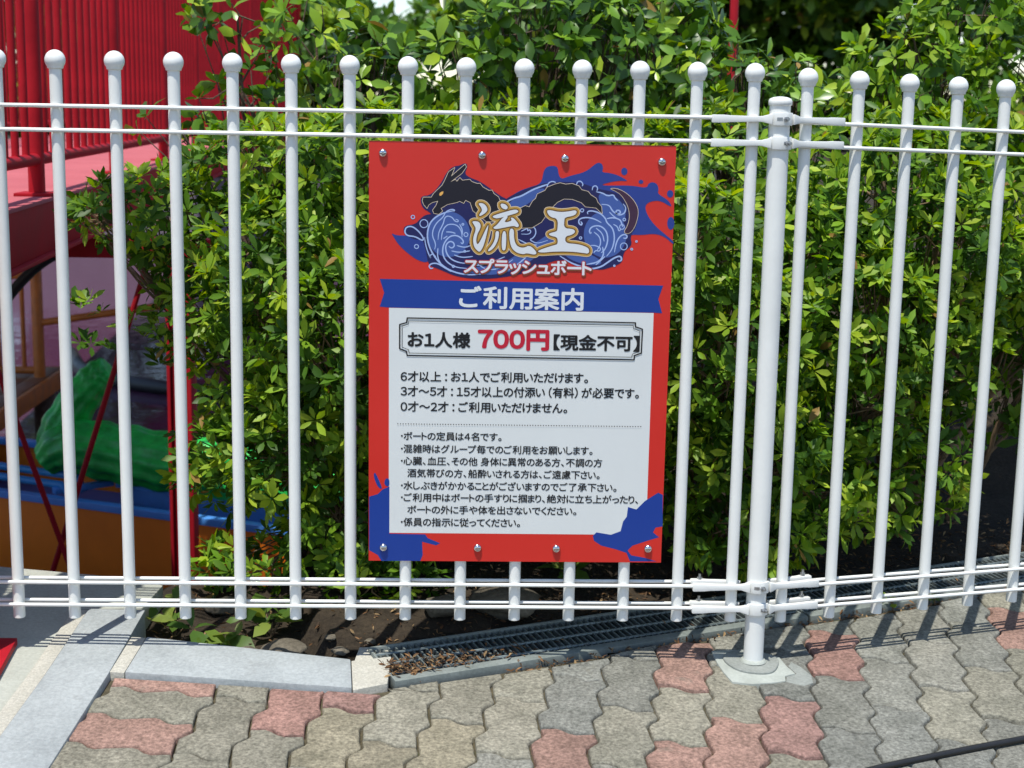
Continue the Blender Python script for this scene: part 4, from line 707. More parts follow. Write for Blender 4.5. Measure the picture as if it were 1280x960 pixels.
flat('price_frame_line', stroke(ART['rule_in'][0], 0.55, True, 6), INK['k'])
(x0, y0), (x1, y1) = ART['dots']
flat('dotted_rule', [circle((x0 + (x1 - x0) * i / 92, y0 + (y1 - y0) * i / 92), 1.15, 8) for i in range(93)], INK['k'])

GLYPH = {}
def glyph(ch):
    """outline of one character filled as a flat mesh, em = 1"""
    if ch in GLYPH: return GLYPH[ch]
    cu = bpy.data.curves.new('lettering', 'FONT'); cu.body = ch; cu.size = 1.0; cu.resolution_u = 4
    ob = bpy.data.objects.new('lettering', cu); COL.objects.link(ob)
    me = bpy.data.meshes.new_from_object(ob.evaluated_get(bpy.context.evaluated_depsgraph_get()))
    v = [tuple(q.co)[:2] for q in me.vertices]; f = [tuple(p.vertices) for p in me.polygons]
    bpy.data.objects.remove(ob); bpy.data.curves.remove(cu); bpy.data.meshes.remove(me)
    GLYPH[ch] = (v, f)
    return GLYPH[ch]
FULL = {**{str(d): chr(0xFF10 + d) for d in range(10)}, ':': '\uff1a', '(': '\uff08', ')': '\uff09'}
def text_mesh(s, a, b_, em, mat, bold, name='lettering', parent=None, depth=0.0):
    x = 0.0; runs = []
    for ch in s:
        if ch == ' ': x += 0.28; continue
        v, f = glyph(FULL.get(ch, ch))
        lo, hi = min(p[0] for p in v), max(p[0] for p in v)
        wd = hi - lo
        if '\u4e00' <= ch <= '\u9fff': runs.append((v, f, x + 0.5 - (lo + hi) / 2)); x += 1.0
        else:
            sb = 0.045 if ch not in '･｡､' else 0.06
            runs.append((v, f, x + sb - lo)); x += wd + 2 * sb + (0.12 if ch in '｡､' else 0)
    tot = x - 0.08
    L = ((b_[0] - a[0]) ** 2 + (b_[1] - a[1]) ** 2) ** .5
    sx = L / tot
    m_ = MB()
    sh = [(0, 0)] + [(math.cos(t * math.pi / 4) * bold, math.sin(t * math.pi / 4) * bold) for t in range(8)]
    for q, (du, dv) in enumerate(sh):
        for v, f, ox in runs:
            P = []
            for p in v:
                X = (p[0] + ox) * sx; Y = p[1] * em
                P.append(bp((a[0] + (b_[0] - a[0]) * X / L + du * em, a[1] + (b_[1] - a[1]) * X / L - Y + dv * em), depth + q * 2e-6))
            m_.add(P, f)
    return m_.build(name, mat, parent or SIGN, smooth=0)
TD = DEPTH[0] + 0.00004
for s, a, b_, em, colr, bold in ART['text']:
    if colr == 't':
        text_mesh(s, (a[0] + .8, a[1] + 1.2), (b_[0] + .8, b_[1] + 1.2), em, INK['brown'], 0.10, 'subtitle_shade', emb, TD)
        text_mesh(s, a, b_, em, INK['pink'], 0.085, 'subtitle_edge', emb, TD + 0.00006)
        text_mesh(s, a, b_, em, INK['w'], bold, 'subtitle_lettering', emb, TD + 0.00012)
    else:
        text_mesh(s, a, b_, em, INK[colr], bold * 1.75, 'lettering', white_in if colr != 'w' else None, 0.0007)
for p in ART['bolts']:
    c = bp(p, 0)
    k = MB(); prof = [(0.0084, 0), (0.0084, 0.0016), (0.0077, 0.004), (0.006, 0.006), (0.0036, 0.0072), (0.0022, 0.0074), (0.0018, 0.006)]
    n = 18
    vs = [(c.x + r * math.cos(2 * math.pi * i / n), c.y - h, c.z + r * math.sin(2 * math.pi * i / n)) for r, h in prof for i in range(n)]
    fs = [(a * n + i, a * n + (i + 1) % n, (a + 1) * n + (i + 1) % n, (a + 1) * n + i) for a in range(len(prof) - 1) for i in range(n)] + [tuple((len(prof) - 1) * n + i for i in range(n))]
    k.add(vs, fs).build('screw', M_CHROME, SIGN, smooth=40)

# ================================================================== red footbridge behind on the left
ZD = 0.85
def bex(y): return -1.245 - 0.062 * (y - 1.0)          # its near edge, in plan
BRW = 1.62
BRIDGE = empty('footbridge', (bex(4) - BRW / 2, 4, ZD), 'crimson steel footbridge with close-set round railings, leading away above the boat pool', 'footbridge')
Y0, Y1 = -0.4, 30.0
b = MB(); b.prism([(bex(Y0), Y0), (bex(Y1), Y1), (bex(Y1) - BRW, Y1), (bex(Y0) - BRW, Y0)], lambda x, y: ZD - 0.012, lambda x, y: ZD); b.build('deck', M_RED_DECK, BRIDGE, bevel=0.002)
for off in (0.006, BRW - 0.03):
    b = MB(); b.prism([(bex(Y0) - off, Y0), (bex(Y1) - off, Y1), (bex(Y1) - off - 0.012, Y1), (bex(Y0) - off - 0.012, Y0)], lambda x, y: ZD - 0.158, lambda x, y: ZD - 0.013)
    b.prism([(bex(Y0) - off + 0.02, Y0), (bex(Y1) - off + 0.02, Y1), (bex(Y1) - off - 0.05, Y1), (bex(Y0) - off - 0.05, Y0)], lambda x, y: ZD - 0.17, lambda x, y: ZD - 0.159)
    b.build('girder', M_RED, BRIDGE, bevel=0.002)
ZR0, ZR1 = ZD + 0.108, ZD + 2.5
PSP = 1.46
def rail_x(y, side): return bex(y) - (0.055 if side == 0 else BRW - 0.055)
mesh_cache = {}
def stick(name, r, z0, z1, x, y, n):
    key = (name, r)
    b = MB(); b.lathe((x, y, 0), [(r, z0), (r, z1)], n)
    return b.build(name, M_RED, BRIDGE, smooth=50)
for side in (0, 1):
    for z, r in ((ZR0, 0.0185), (ZR1, 0.021)):
        b = MB(); b.tube([(rail_x(Y0, side), Y0, z), (rail_x(Y1, side), Y1, z)], r, 14); b.build('handrail' if z == ZR1 else 'bottom_rail', M_RED, BRIDGE, smooth=50)
    base_post = None; base_bar = None; rest = MB()
    yp = 0.16
    k_ = 0
    while yp < Y1:
        x = rail_x(yp, side)
        if base_post is None:
            base_post = stick('railing_post', 0.0245, ZD, ZR1, x, yp, 18)
            f = MB(); f.box((x, yp, ZD + 0.005), (0.11, 0.11, 0.01)); f.build('foot_plate', M_RED, base_post, bevel=0.002); bx_, by_ = x, yp
        else: dup(base_post, BRIDGE, (x - bx_, yp - by_, 0))
        for i in range(1, 11):
            yb = yp + PSP * i / 11
            if yb > Y1: break
            xb = rail_x(yb, side)
            if (side == 0 and k_ < 6) or (side == 1 and 1 <= k_ < 4):
                if base_bar is None: base_bar = stick('baluster', 0.0112, ZR0, ZR1, xb, yb, 12); cx_, cy_ = xb, yb
                else: dup(base_bar, BRIDGE, (xb - cx_, yb - cy_, 0))
            else: rest.lathe((xb, yb, 0), [(0.0112, ZR0), (0.0112, ZR1)], 8)
        yp += PSP; k_ += 1
    tag(rest.build('far_balusters', M_RED, BRIDGE, smooth=50), kind='stuff')

# trestle under and beside it
TR = empty('steel_trestle', (-1.55, 2.5, -1.4), 'red steel trestle with crossed tie rods, standing in front of the orange boat', 'trestle')
for x in (-1.083, -2.05):
    b = MB(); b.box((x, 2.5, -0.42), (0.06, 0.06, 2.0)); b.box((x + 0.038, 2.5, -0.42), (0.012, 0.1, 2.0)); b.box((x - 0.038, 2.5, -0.42), (0.012, 0.1, 2.0)); b.build('column', M_RED, TR, bevel=0.002)
b = MB(); b.box((-1.55, 2.5, 0.615), (1.2, 0.08, 0.07)); b.build('cap_beam', M_RED, TR, bevel=0.002)
for (xa, za), (xb, zb), yy in (((-1.862, 0.54), (-1.345, -1.1), 2.487), ((-1.205, 0.54), (-1.742, -1.1), 2.512)):
    b = MB(); b.tube([(xa, yy, za), (xb, yy, zb)], 0.0105, 10); b.build('tie_rod', M_RED, TR)

# ------------------------------------------------------------------ orange boat
BA = rad(-23.8); BD = Vector((math.cos(BA), math.sin(BA), 0)); BN = Vector((-BD.y, BD.x, 0)); B0 = Vector((-1.40, 3.04, 0))
BOAT = empty('pleasure_boat', B0 + BN * 0.4 + Vector((0, 0, -1.0)), 'orange pleasure boat with blue gunwale and green carved figure moored in the pool', 'boat')
def bpt(s, t, z): p = B0 + BD * s + BN * t; return (p.x, p.y, z)
GZ = -0.50
def hull_w(s):   # narrowing to both ends
    q = max(0, abs(s - 0.1) - 1.3) / 0.9
    return 0.42 * (1 - 0.75 * q * q)
ss = [-2.1, -1.9, -1.6, -1.3, -0.9, -0.4, 0.1, 0.6, 1.0, 1.4, 1.7, 2.0, 2.2]
def hull_ring(s, w_, k): return [bpt(s, 0.42 - w_ * a, z) for a, z in ((1.0, GZ - 0.022), (0.97, GZ - 0.2), (0.9, GZ - 0.38), (0.62, -1.12), (-0.62, -1.12), (-0.9, GZ - 0.38), (-0.97, GZ - 0.2), (-1.0, GZ - 0.022))]
b = MB(); V = [p for s in ss for p in hull_ring(s, hull_w(s), 0)]; nr = 8
b.add(V, [(i * nr + k, (i + 1) * nr + k, (i + 1) * nr + k + 1, i * nr + k + 1) for i in range(len(ss) - 1) for k in range(nr - 1)] + [tuple(range(nr)), tuple((len(ss) - 1) * nr + k for k in range(nr))[::-1]])
b.build('hull', M_ORANGE, BOAT, smooth=40)
for sg in (-1, 1):
    b = MB()
    V = []
    for s in ss:
        w_ = hull_w(s); o_ = 0.42 + sg * (w_ + 0.012); i_ = 0.42 + sg * (w_ - 0.035)
        V += [bpt(s, o_, GZ - 0.03), bpt(s, o_, GZ), bpt(s, i_, GZ), bpt(s, i_, GZ - 0.03)]
    b.add(V, [(i * 4 + k, (i + 1) * 4 + k, (i + 1) * 4 + (k + 1) % 4, i * 4 + (k + 1) % 4) for i in range(len(ss) - 1) for k in range(4)] + [(0, 1, 2, 3), tuple(len(V) - 4 + k for k in range(4))])
    b.build('gunwale', M_BLUE, BOAT, smooth=30, bevel=0.003)
# blue well deck with raised coaming, then the inner deck
b = MB()
for s0, s1, t0, t1, z0, z1 in ((-2.0, 2.1, 0.056, 0.75, -0.72, -0.68),):
    P = [bpt(s, t, z) for z in (z0, z1) for s, t in ((s0, t0), (s1, t0), (s1, t1), (s0, t1))]
    b.add(P, [(3, 2, 1, 0), (4, 5, 6, 7), (0, 1, 5, 4), (1, 2, 6, 5), (2, 3, 7, 6), (3, 0, 4, 7)])
b.build('well_deck', M_BLUE_IN, BOAT, bevel=0.003)
b = MB()
def bar_between(a, c, hw, hh):
    a, c = Vector(a), Vector(c); d = (c - a).normalized(); n_ = Vector((-d.y, d.x, 0))
    P = [q + n_ * i * hw + Vector((0, 0, j * hh)) for q in (a, c) for i, j in ((-1, -1), (1, -1), (1, 1), (-1, 1))]
    b.add(P, [(0, 1, 2, 3), (7, 6, 5, 4), (0, 4, 5, 1), (1, 5, 6, 2), (2, 6, 7, 3), (3, 7, 4, 0)])
bar_between(bpt(-0.28, 0.30, GZ + 0.005), bpt(1.6, 0.30, GZ + 0.005), 0.022, 0.016); bar_between(bpt(-0.31, 0.30, GZ + 0.004), bpt(-0.44, 0.07, GZ + 0.004), 0.02, 0.012)
bar_between(bpt(-0.28, 0.315, GZ - 0.1), bpt(1.6, 0.315, GZ - 0.1), 0.004, 0.09)
b.build('coaming', M_BLUE, BOAT, bevel=0.003)
for t, z in ((0.10, GZ + 0.03), (0.2, GZ + 0.045)):
    b = MB(); b.tube([bpt(-1.9, t, z + .01), bpt(-0.9, t, z), bpt(-0.42, t, z - 0.004), bpt(-0.38, t, GZ - 0.02)], 0.017, 12); b.build('grab_rail', M_SKYBLUE, BOAT, smooth=60)
# green carved body with a raised neck, grooved like bark
def carved(pts, rs, name):
    pts = [Vector(p) for p in pts]
    P = []; Rr = []
    for i in range(len(pts) - 1):
        for k in range(8):
            t = k / 8
            p0, p1, p2, p3 = pts[max(0, i - 1)], pts[i], pts[i + 1], pts[min(len(pts) - 1, i + 2)]
            q = 0.5 * ((2 * p1) + (p2 - p0) * t + (2 * p0 - 5 * p1 + 4 * p2 - p3) * t * t + (3 * p1 - p0 - 3 * p2 + p3) * t ** 3)
            P.append(q); Rr.append(rs[i] + (rs[i + 1] - rs[i]) * t)
    P.append(pts[-1]); Rr.append(rs[-1])
    m_ = MB(); m_.tube(P, Rr, 64)
    n = 64
    rg = random.Random(3)
    ph = [rg.uniform(-.05, .05) for _ in range(n)]
    for i in range(len(P)):
        for k in range(n):
            v = Vector(m_.v[i * n + k]); d = v - P[i]
            s_ = 1 + 0.055 * math.sin(k * 2 * math.pi / n * 11 + 0.9 * math.sin(i * .35)) + 0.25 * ph[k] + 0.05 * math.sin(i * 1.55 + 0.8 * math.sin(k * .4))
            m_.v[i * n + k] = (P[i] + d * s_)[:]
    return m_.build(name, M_GREEN, BOAT, smooth=60)
carved([(-1.85, 3.44, -0.41), (-1.74, 3.44, -0.34), (-1.5, 3.42, -0.37), (-1.2, 3.32, -0.39), (-0.9, 3.18, -0.4), (-0.4, 2.97, -0.42)], [0.06, 0.115, 0.125, 0.12, 0.115, 0.08], 'carved_body')
carved([(-1.86, 3.5, -0.4), (-1.80, 3.51, -0.28), (-1.70, 3.52, -0.13), (-1.625, 3.53, -0.04), (-1.585, 3.53, -0.01)], [0.05, 0.085, 0.08, 0.068, 0.05], 'carved_neck')

# ------------------------------------------------------------------ timber landing with orange railing
J = empty('boat_landing', (-2.9, 4.8, -1.4), 'brown boarded boat landing with orange railings, left of and beyond the orange boat', 'landing stage')
b = MB(); 
for i in range(18):
    x1_ = -2.45 - i * 0.105
    b.box((x1_ - 0.05, 4.75, -0.464), (0.1, 2.6, 0.03))
b.build('boards', M_WOOD, J, bevel=0.003)
b = MB(); b.box((-2.43, 4.75, -0.5), (0.03, 2.64, 0.1)); b.box((-3.4, 6.07, -0.5), (1.96, 0.03, 0.1)); b.box((-3.4, 3.43, -0.5), (1.96, 0.03, 0.1)); b.build('edge_board', M_ORANGE_POST, J, bevel=0.004)
for x, y in ((-2.52, 3.6), (-2.52, 5.9), (-4.2, 3.6), (-4.2, 5.9)):
    b = MB(); b.lathe((x, y, 0), [(0.06, -1.5), (0.06, -0.48)], 14); b.build('pile', M_BARK, J)
for x, y, zt in ((-2.49, 5.72, 0.22), (-1.62, 5.72, 0.16)):
    b = MB(); b.lathe((x, y, 0), [(0.033, -0.45 if x < -2 else -1.4), (0.033, zt), (0.02, zt + 0.02)], 14); b.build('post', M_ORANGE_POST, J, smooth=50)
first = None
for i in range(14):
    x = -2.575 - i * 0.072
    if first is None: q = MB(); q.lathe((x, 5.72, 0), [(0.0135, -0.42), (0.0135, 0.16)], 10); first = q.build('baluster', M_ORANGE_POST, J, smooth=50)
    else: dup(first, J, (-0.072 * i, 0, 0))
for z in (-0.41, 0.14):
    q = MB(); q.tube([(-3.6, 5.72, z), (-2.49, 5.72, z)], 0.022, 10); q.build('handrail', M_ORANGE_POST, J, smooth=50)
q = MB(); q.tube([(-2.49, 5.72, -0.135), (-1.62, 5.72, 0.0)], 0.021, 12); q.build('cross_rail', M_ORANGE_POST, J, smooth=50)

def spline(P, k=8):
    P = [Vector(p) for p in P]; R = []
    for i in range(len(P) - 1):
        p0, p1, p2, p3 = P[max(0, i - 1)], P[i], P[i + 1], P[min(len(P) - 1, i + 2)]
        for j in range(k):
            t = j / k
            R.append(0.5 * ((2 * p1) + (p2 - p0) * t + (2 * p0 - 5 * p1 + 4 * p2 - p3) * t * t + (3 * p1 - p0 - 3 * p2 + p3) * t ** 3))
    return R + [P[-1]]
q = MB(); q.tube(spline([(-2.9, 3.1, -0.4), (-2.3, 3.05, -0.1), (-1.97, 3.0, 0.2), (-1.83, 3.0, 0.385), (-1.717, 3.0, 0.497), (-1.606, 3.0, 0.556), (-1.449, 3.0, 0.596), (-1.25, 2.9, 0.61), (-1.09, 2.56, 0.60)]), 0.021, 12)
tag(q.build('rubber_hose', M_BLACK, smooth=60), 'thick black rubber hose arching from the red trestle down beside the boat', 'hose')
q = MB(); q.tube(spline([(-3.3, 9.6, -0.96), (-3.0, 8.8, -0.96), (-2.6, 8.35, -0.96), (-2.1, 8.05, -0.96), (-1.5, 7.9, -0.96), (-0.6, 7.95, -0.96)]), 0.06, 12)
tag(q.build('floating_boom', M_BLACK, smooth=60), 'black floating boom curving across the purplish pool water beyond the landing', 'boom')

# red gate column just outside the frame on the left; its base plate shows and its shade lies on the slab
G = empty('gate_column', (-1.066, -0.045, pave_z(-1.066, -0.045)), 'red square gate column on a steel base plate at the left end of the path', 'column')
b = MB(); b.prism(sq(-1.068, -0.075, 0.20, 0.165, rad(3), 0, 0), up(0.0), up(0.014)); b.build('base_plate', M_RED, G, bevel=0.002)
b = MB(); b.box((-1.10, -0.06, 1.5), (0.15, 0.13, 2.95)); b.build('shaft', M_RED, G, bevel=0.006)

# ================================================================== vegetation
def leaf_arrays(C, A, n_per, L, Wd, rng, spread=(35, 78), fold=0.16, droop=0.28, jit=0.3):
    """whorls of pointed leaves: C centres, A axes (unit). Returns vertices (N,8,3) and whorl index per leaf"""
    K = len(C)
    cnt = rng.integers(n_per[0], n_per[1] + 1, K)
    idx = np.repeat(np.arange(K), cnt); n = len(idx)
    start = np.concatenate([[0], np.cumsum(cnt)[:-1]]); k = np.arange(n) - np.repeat(start, cnt)
    ax = A[idx]
    ref = np.where(np.abs(ax[:, 2:3]) < 0.9, np.array([[0, 0, 1.0]]), np.array([[0, 1.0, 0]]))
    u = np.cross(ref, ax); u /= np.linalg.norm(u, axis=1, keepdims=True); v = np.cross(ax, u)
    az = (k / cnt[idx]) * 2 * np.pi + rng.uniform(0, 6.28, K)[idx] + rng.normal(0, jit, n)
    el = np.radians(rng.uniform(spread[0], spread[1], n))
    rd = u * np.cos(az)[:, None] + v * np.sin(az)[:, None]
    d = ax * np.cos(el)[:, None] + rd * np.sin(el)[:, None]
    nn = ax * np.sin(el)[:, None] - rd * np.cos(el)[:, None]
    # a little roll
    s = np.cross(d, nn); ro = rng.normal(0, 0.35, n)[:, None]
    nn, s = nn * np.cos(ro) + s * np.sin(ro), s * np.cos(ro) - nn * np.sin(ro)
    Lg = (L * rng.uniform(0.48, 1.3, n))[:, None]; Wg = Lg * Wd * rng.uniform(0.85, 1.15, n)[:, None] / 2
    dr = rng.uniform(-0.05, droop, n)[:, None]
    c = C[idx] + d * 0.004
    P = np.zeros((n, 8, 3))
    def at(t, side, f): return c + d * Lg * t + s * side + nn * (f - dr * Lg * t * t)
    P[:, 0] = at(0, 0 * Wg, 0)
    P[:, 1] = at(.36, Wg * .8, Wg * fold); P[:, 2] = at(.36, 0 * Wg, 0); P[:, 3] = at(.36, -Wg * .8, Wg * fold)
    P[:, 4] = at(.7, Wg, Wg * fold); P[:, 5] = at(.7, 0 * Wg, 0); P[:, 6] = at(.7, -Wg, Wg * fold)
    P[:, 7] = at(1, 0 * Wg, 0)
    return P, idx
LEAF_F = np.array([[0, 2, 1, -1], [0, 3, 2, -1], [1, 2, 5, 4], [2, 3, 6, 5], [4, 5, 7, -1], [5, 6, 7, -1]])
def leaf_object(name, P, colours, mat, parent):
    n = len(P); off = np.array(world_loc(parent)) if parent is not None else np.zeros(3)
    me = bpy.data.meshes.new(name)
    me.vertices.add(n * 8); me.vertices.foreach_set('co', (P.reshape(-1, 3) - off).astype(np.float32).ravel())
    base = np.array([0, 2, 1, 0, 3, 2, 1, 2, 5, 4, 2, 3, 6, 5, 4, 5, 7, 5, 6, 7])
    ls = np.array([0, 3, 6, 10, 14, 17]); lt = np.array([3, 3, 4, 4, 3, 3])
    me.loops.add(n * 20); me.loops.foreach_set('vertex_index', (base[None] + 8 * np.arange(n)[:, None]).ravel().astype(np.int32))
    me.polygons.add(n * 6)
    me.polygons.foreach_set('loop_start', (ls[None] + 20 * np.arange(n)[:, None]).ravel().astype(np.int32))
    me.polygons.foreach_set('loop_total', np.tile(lt, n).astype(np.int32))
    me.polygons.foreach_set('use_smooth', np.ones(n * 6, dtype=bool))
    me.update(calc_edges=True)
    ca = me.color_attributes.new('leaf_colour', 'FLOAT_COLOR', 'POINT')
    ca.data.foreach_set('color', np.repeat(np.concatenate([colours, np.ones((n, 1))], 1), 8, axis=0).astype(np.float32).ravel())
    me.materials.append(mat)
    o = bpy.data.objects.new(name, me); COL.objects.link(o)
    if parent is not None: o.parent = parent
    return o
def sample_clumps(clumps, density, rng, ymin=0.045, inner=0.35, up_bias=0.55, front=True):
    """points over the outside of overlapping rounded clumps, and some within"""
    C = []; A = []; T = []
    cl = np.array(clumps, float)
    for i, (x, y, z, a, b_, c) in enumerate(cl):
        area = 4 * np.pi * ((a * b_) ** 1.6 / 3 + (a * c) ** 1.6 / 3 + (b_ * c) ** 1.6 / 3) ** (1 / 1.6)
        n = int(area * density)
        d = rng.normal(size=(n, 3)); d /= np.linalg.norm(d, axis=1, keepdims=True)
        if front:
            m_ = (d[:, 1] < 0.35) | (rng.random(n) < 0.3); d = d[m_]; n = len(d)
        r = np.where(rng.random(n) < inner, rng.uniform(0.45, 0.95, n), rng.uniform(0.93, 1.08, n))
        lump = 1 + 0.09 * np.sin(d[:, 0] * 9 + i * 2) * np.sin(d[:, 2] * 8 + i) + 0.06 * np.sin(d[:, 1] * 13 + i)
        p = np.array([x, y, z]) + d * np.array([a, b_, c]) * (r * lump)[:, None]
        keep = p[:, 1] > ymin
        for j, o in enumerate(cl):
            if j != i: keep &= (((p - o[:3]) / o[3:]) ** 2).sum(1) > 0.62
        nrm = d / np.array([a, b_, c]); nrm /= np.linalg.norm(nrm, axis=1, keepdims=True)
        ax = nrm * 0.75 + np.array([0, -0.12, up_bias]) + rng.normal(0, 0.28, (n, 3)); ax /= np.linalg.norm(ax, axis=1, keepdims=True)
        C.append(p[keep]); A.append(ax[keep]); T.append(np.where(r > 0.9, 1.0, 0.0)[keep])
    return np.concatenate(C), np.concatenate(A), np.concatenate(T)
OLD = np.array([(0.044, 0.11, 0.010), (0.06, 0.142, 0.012), (0.08, 0.178, 0.014), (0.05, 0.125, 0.013)])
MIDL = np.array([(0.155, 0.295, 0.02), (0.18, 0.32, 0.022), (0.128, 0.26, 0.02)])
NEW = np.array([(0.27, 0.4, 0.03), (0.34, 0.45, 0.036), (0.22, 0.36, 0.026)])
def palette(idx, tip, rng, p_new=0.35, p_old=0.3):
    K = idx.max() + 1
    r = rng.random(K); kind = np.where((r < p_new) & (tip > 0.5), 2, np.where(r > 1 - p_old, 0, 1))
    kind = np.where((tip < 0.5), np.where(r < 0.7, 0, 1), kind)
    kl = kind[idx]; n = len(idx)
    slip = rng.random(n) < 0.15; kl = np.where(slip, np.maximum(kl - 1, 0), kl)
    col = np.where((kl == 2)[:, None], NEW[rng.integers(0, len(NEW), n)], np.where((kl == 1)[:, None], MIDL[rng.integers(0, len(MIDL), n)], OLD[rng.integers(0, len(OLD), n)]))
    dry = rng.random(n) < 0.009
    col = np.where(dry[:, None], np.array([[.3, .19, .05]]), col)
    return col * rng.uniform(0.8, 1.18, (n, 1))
def branch_mesh(base, targets, rng, r0=0.011, sub=None, mat=None, parent=None, name='branches', r1=0.003, nsub=34):
    m_ = MB()
    base = Vector(base)
    for t in targets:
        t = Vector(t)
        b0 = base + Vector((rng.uniform(-.06, .06), rng.uniform(-.05, .05), 0))
        mid1 = b0.lerp(t, 0.35) + Vector((rng.normal(0, .03), rng.normal(0, .03), 0.05)); mid2 = b0.lerp(t, 0.7) + Vector((rng.normal(0, .03), rng.normal(0, .03), 0.03))
        P = spline([b0, mid1, mid2, t], 4); n = len(P)
        m_.tube(P, [r0 + (r1 - r0) * i / (n - 1) for i in range(n)], 7)
        if sub is not None:
            d = np.linalg.norm(sub - np.array(t), axis=1)
            for q in sub[np.argsort(d)[:nsub]]:
                q = Vector(q); s = P[rng.integers(n // 2, n)]
                mm = s.lerp(q, .5) + Vector((rng.normal(0, .012), rng.normal(0, .012), rng.normal(0, .012)))
                m_.tube([s, mm, q], [0.0026, 0.0021, 0.0014], 5, cap=False)
    return m_.build(name, mat or M_TWIG, parent, smooth=60)

def azalea(clumps, base, label, seed, density=150, extra=None, p_new=0.46, p_old=0.26, L=0.039, inner=0.4):
    rng = np.random.default_rng(seed)
    root = empty('azalea_bush', (base[0], base[1], ground_h(base[0], base[1])), label, 'bush', 'azalea bushes behind the fence')
    C, A, T = sample_clumps(clumps, density, rng, inner=inner)
    if extra is not None:
        E_ = np.array(extra, float); C = np.concatenate([C, E_]); A2 = np.tile([[0, -.35, .9]], (len(E_), 1)) + rng.normal(0, .25, (len(E_), 3)); A2 /= np.linalg.norm(A2, axis=1, keepdims=True)
        A = np.concatenate([A, A2]); T = np.concatenate([T, np.ones(len(E_))])
    P, idx = leaf_arrays(C, A, (6, 10), L, 0.34, rng)
    leaf_object('foliage', P, palette(idx, T, rng, p_new, p_old), M_LEAF, root)
    tg = [(c[0], c[1], c[2]) for c in clumps]
    branch_mesh((base[0], base[1], ground_h(base[0], base[1]) - 0.02), tg, rng, sub=C, parent=root)
    return root
azalea([(-0.60, .70, .76, .22, .2, .18), (-0.80, .68, .87, .17, .16, .095), (-0.92, .66, .885, .09, .1, .05), (-0.52, .74, .97, .2, .2, .12), (-0.52, .64, .50, .16, .18, .2), (-0.62, .56, .30, .13, .1, .12), (-0.70, .62, .62, .1, .1, .1)], (-0.41, .8),
    'azalea bush with bright tips reaching left across the red footbridge', 1, density=620,
    extra=[(-.985, .60, .665), (-.95, .61, .665), (-.965, .6, .655), (-.92, .6, .64), (-.97, .6, .565), (-.945, .6, .56), (-.9, .6, .55), (-.87, .6, .545), (-.84, .6, .63), (-.86, .6, .60), (-.82, .6, .59), (-.8, .6, .54), (-.78, .58, .52)])
azalea([(-0.33, .72, .93, .25, .25, .19), (-0.30, .62, .60, .22, .22, .25), (-0.36, .58, .30, .14, .15, .2), (-0.34, .36, .58, .18, .12, .2), (-0.5, .42, .74, .15, .12, .16), (-0.46, .40, .34, .12, .1, .13), (-0.33, .42, .16, .14, .1, .09), (-0.52, .45, .06, .15, .1, .07), (-0.26, .36, .07, .13, .09, .07), (-0.2, .6, .25, .18, .16, .18)], (-0.3, .8), 'azalea bush whose dense leaves fill the gap left of the notice board', 2, density=620)
azalea([(-0.02, .74, .95, .26, .24, .17), (0.24, .74, .96, .26, .24, .17), (0.1, .66, .6, .3, .2, .22), (0.02, .7, .25, .25, .16, .14), (0.1, .38, .5, .28, .14, .26)], (0.1, .85), 'azalea bush mostly hidden behind the notice board, its top showing above', 3, density=640)
azalea([(0.50, .66, .95, .22, .22, .19), (0.56, .56, .62, .24, .18, .26), (0.55, .50, .27, .2, .13, .17), (0.52, .32, .60, .2, .12, .2), (0.62, .34, .36, .14, .1, .12), (0.60, .36, .20, .16, .09, .1), (0.76, .42, .26, .12, .09, .12), (0.44, .34, .84, .15, .12, .13), (0.3, .6, .75, .15, .15, .2), (0.68, .52, .42, .15, .12, .16), (0.40, .6, .45, .14, .14, .2), (0.74, .58, .78, .16, .18, .18)], (0.55, .75), 'dense azalea bush behind the thick fence post, leafy down to the drain', 4, density=640)
azalea([(0.95, .68, .96, .22, .22, .17), (0.92, .58, .64, .2, .17, .18), (0.86, .55, .38, .16, .13, .16), (0.86, .42, .66, .15, .11, .17), (0.92, .45, .46, .1, .09, .09), (0.93, .47, .27, .13, .08, .14), (1.1, .6, .55, .13, .12, .13), (1.08, .56, .3, .1, .08, .12), (1.28, .75, .78, .13, .12, .13), (1.06, .55, .86, .16, .12, .14), (1.12, .74, .72, .16, .18, .16), (1.2, .82, .98, .2, .2, .16), (1.45, .85, .92, .2, .2, .2), (1.42, .8, .6, .14, .14, .16)], (1.1, .9), 'azalea bush at the right end, open and dark beneath with bare twigs', 5, density=580, p_old=0.32)

back = 'dark azalea bush in the second row, '  # shade of the back row is put into its leaf colours, mostly dark greens
azalea([(-0.30, 1.06, .62, .24, .14, .3), (-0.22, 1.06, .28, .2, .1, .2)], (-0.25, 1.06), back + 'left of the notice board', 11, density=190, p_new=.12, p_old=.6, L=.055)
azalea([(0.05, 1.02, .6, .3, .14, .34), (0.3, 1.05, .3, .3, .12, .24)], (0.15, .98), back + 'behind the notice board', 12, density=150, p_new=.12, p_old=.6, L=.055)
azalea([(0.70, 1.0, .75, .3, .14, .28), (0.68, .95, .38, .3, .12, .24)], (0.7, .99), back + 'behind the thick fence post', 13, density=200, p_new=.12, p_old=.6, L=.055)
azalea([(1.18, 1.1, .72, .3, .14, .3), (1.55, 1.15, .7, .3, .14, .34), (1.25, 1.2, .40, .3, .12, .16), (1.7, 1.2, .4, .3, .12, .2), (1.55, .98, .45, .2, .12, .22)], (1.3, 1.15), back + 'at the right end of the fence', 14, density=200, p_new=.1, p_old=.65, L=.055)

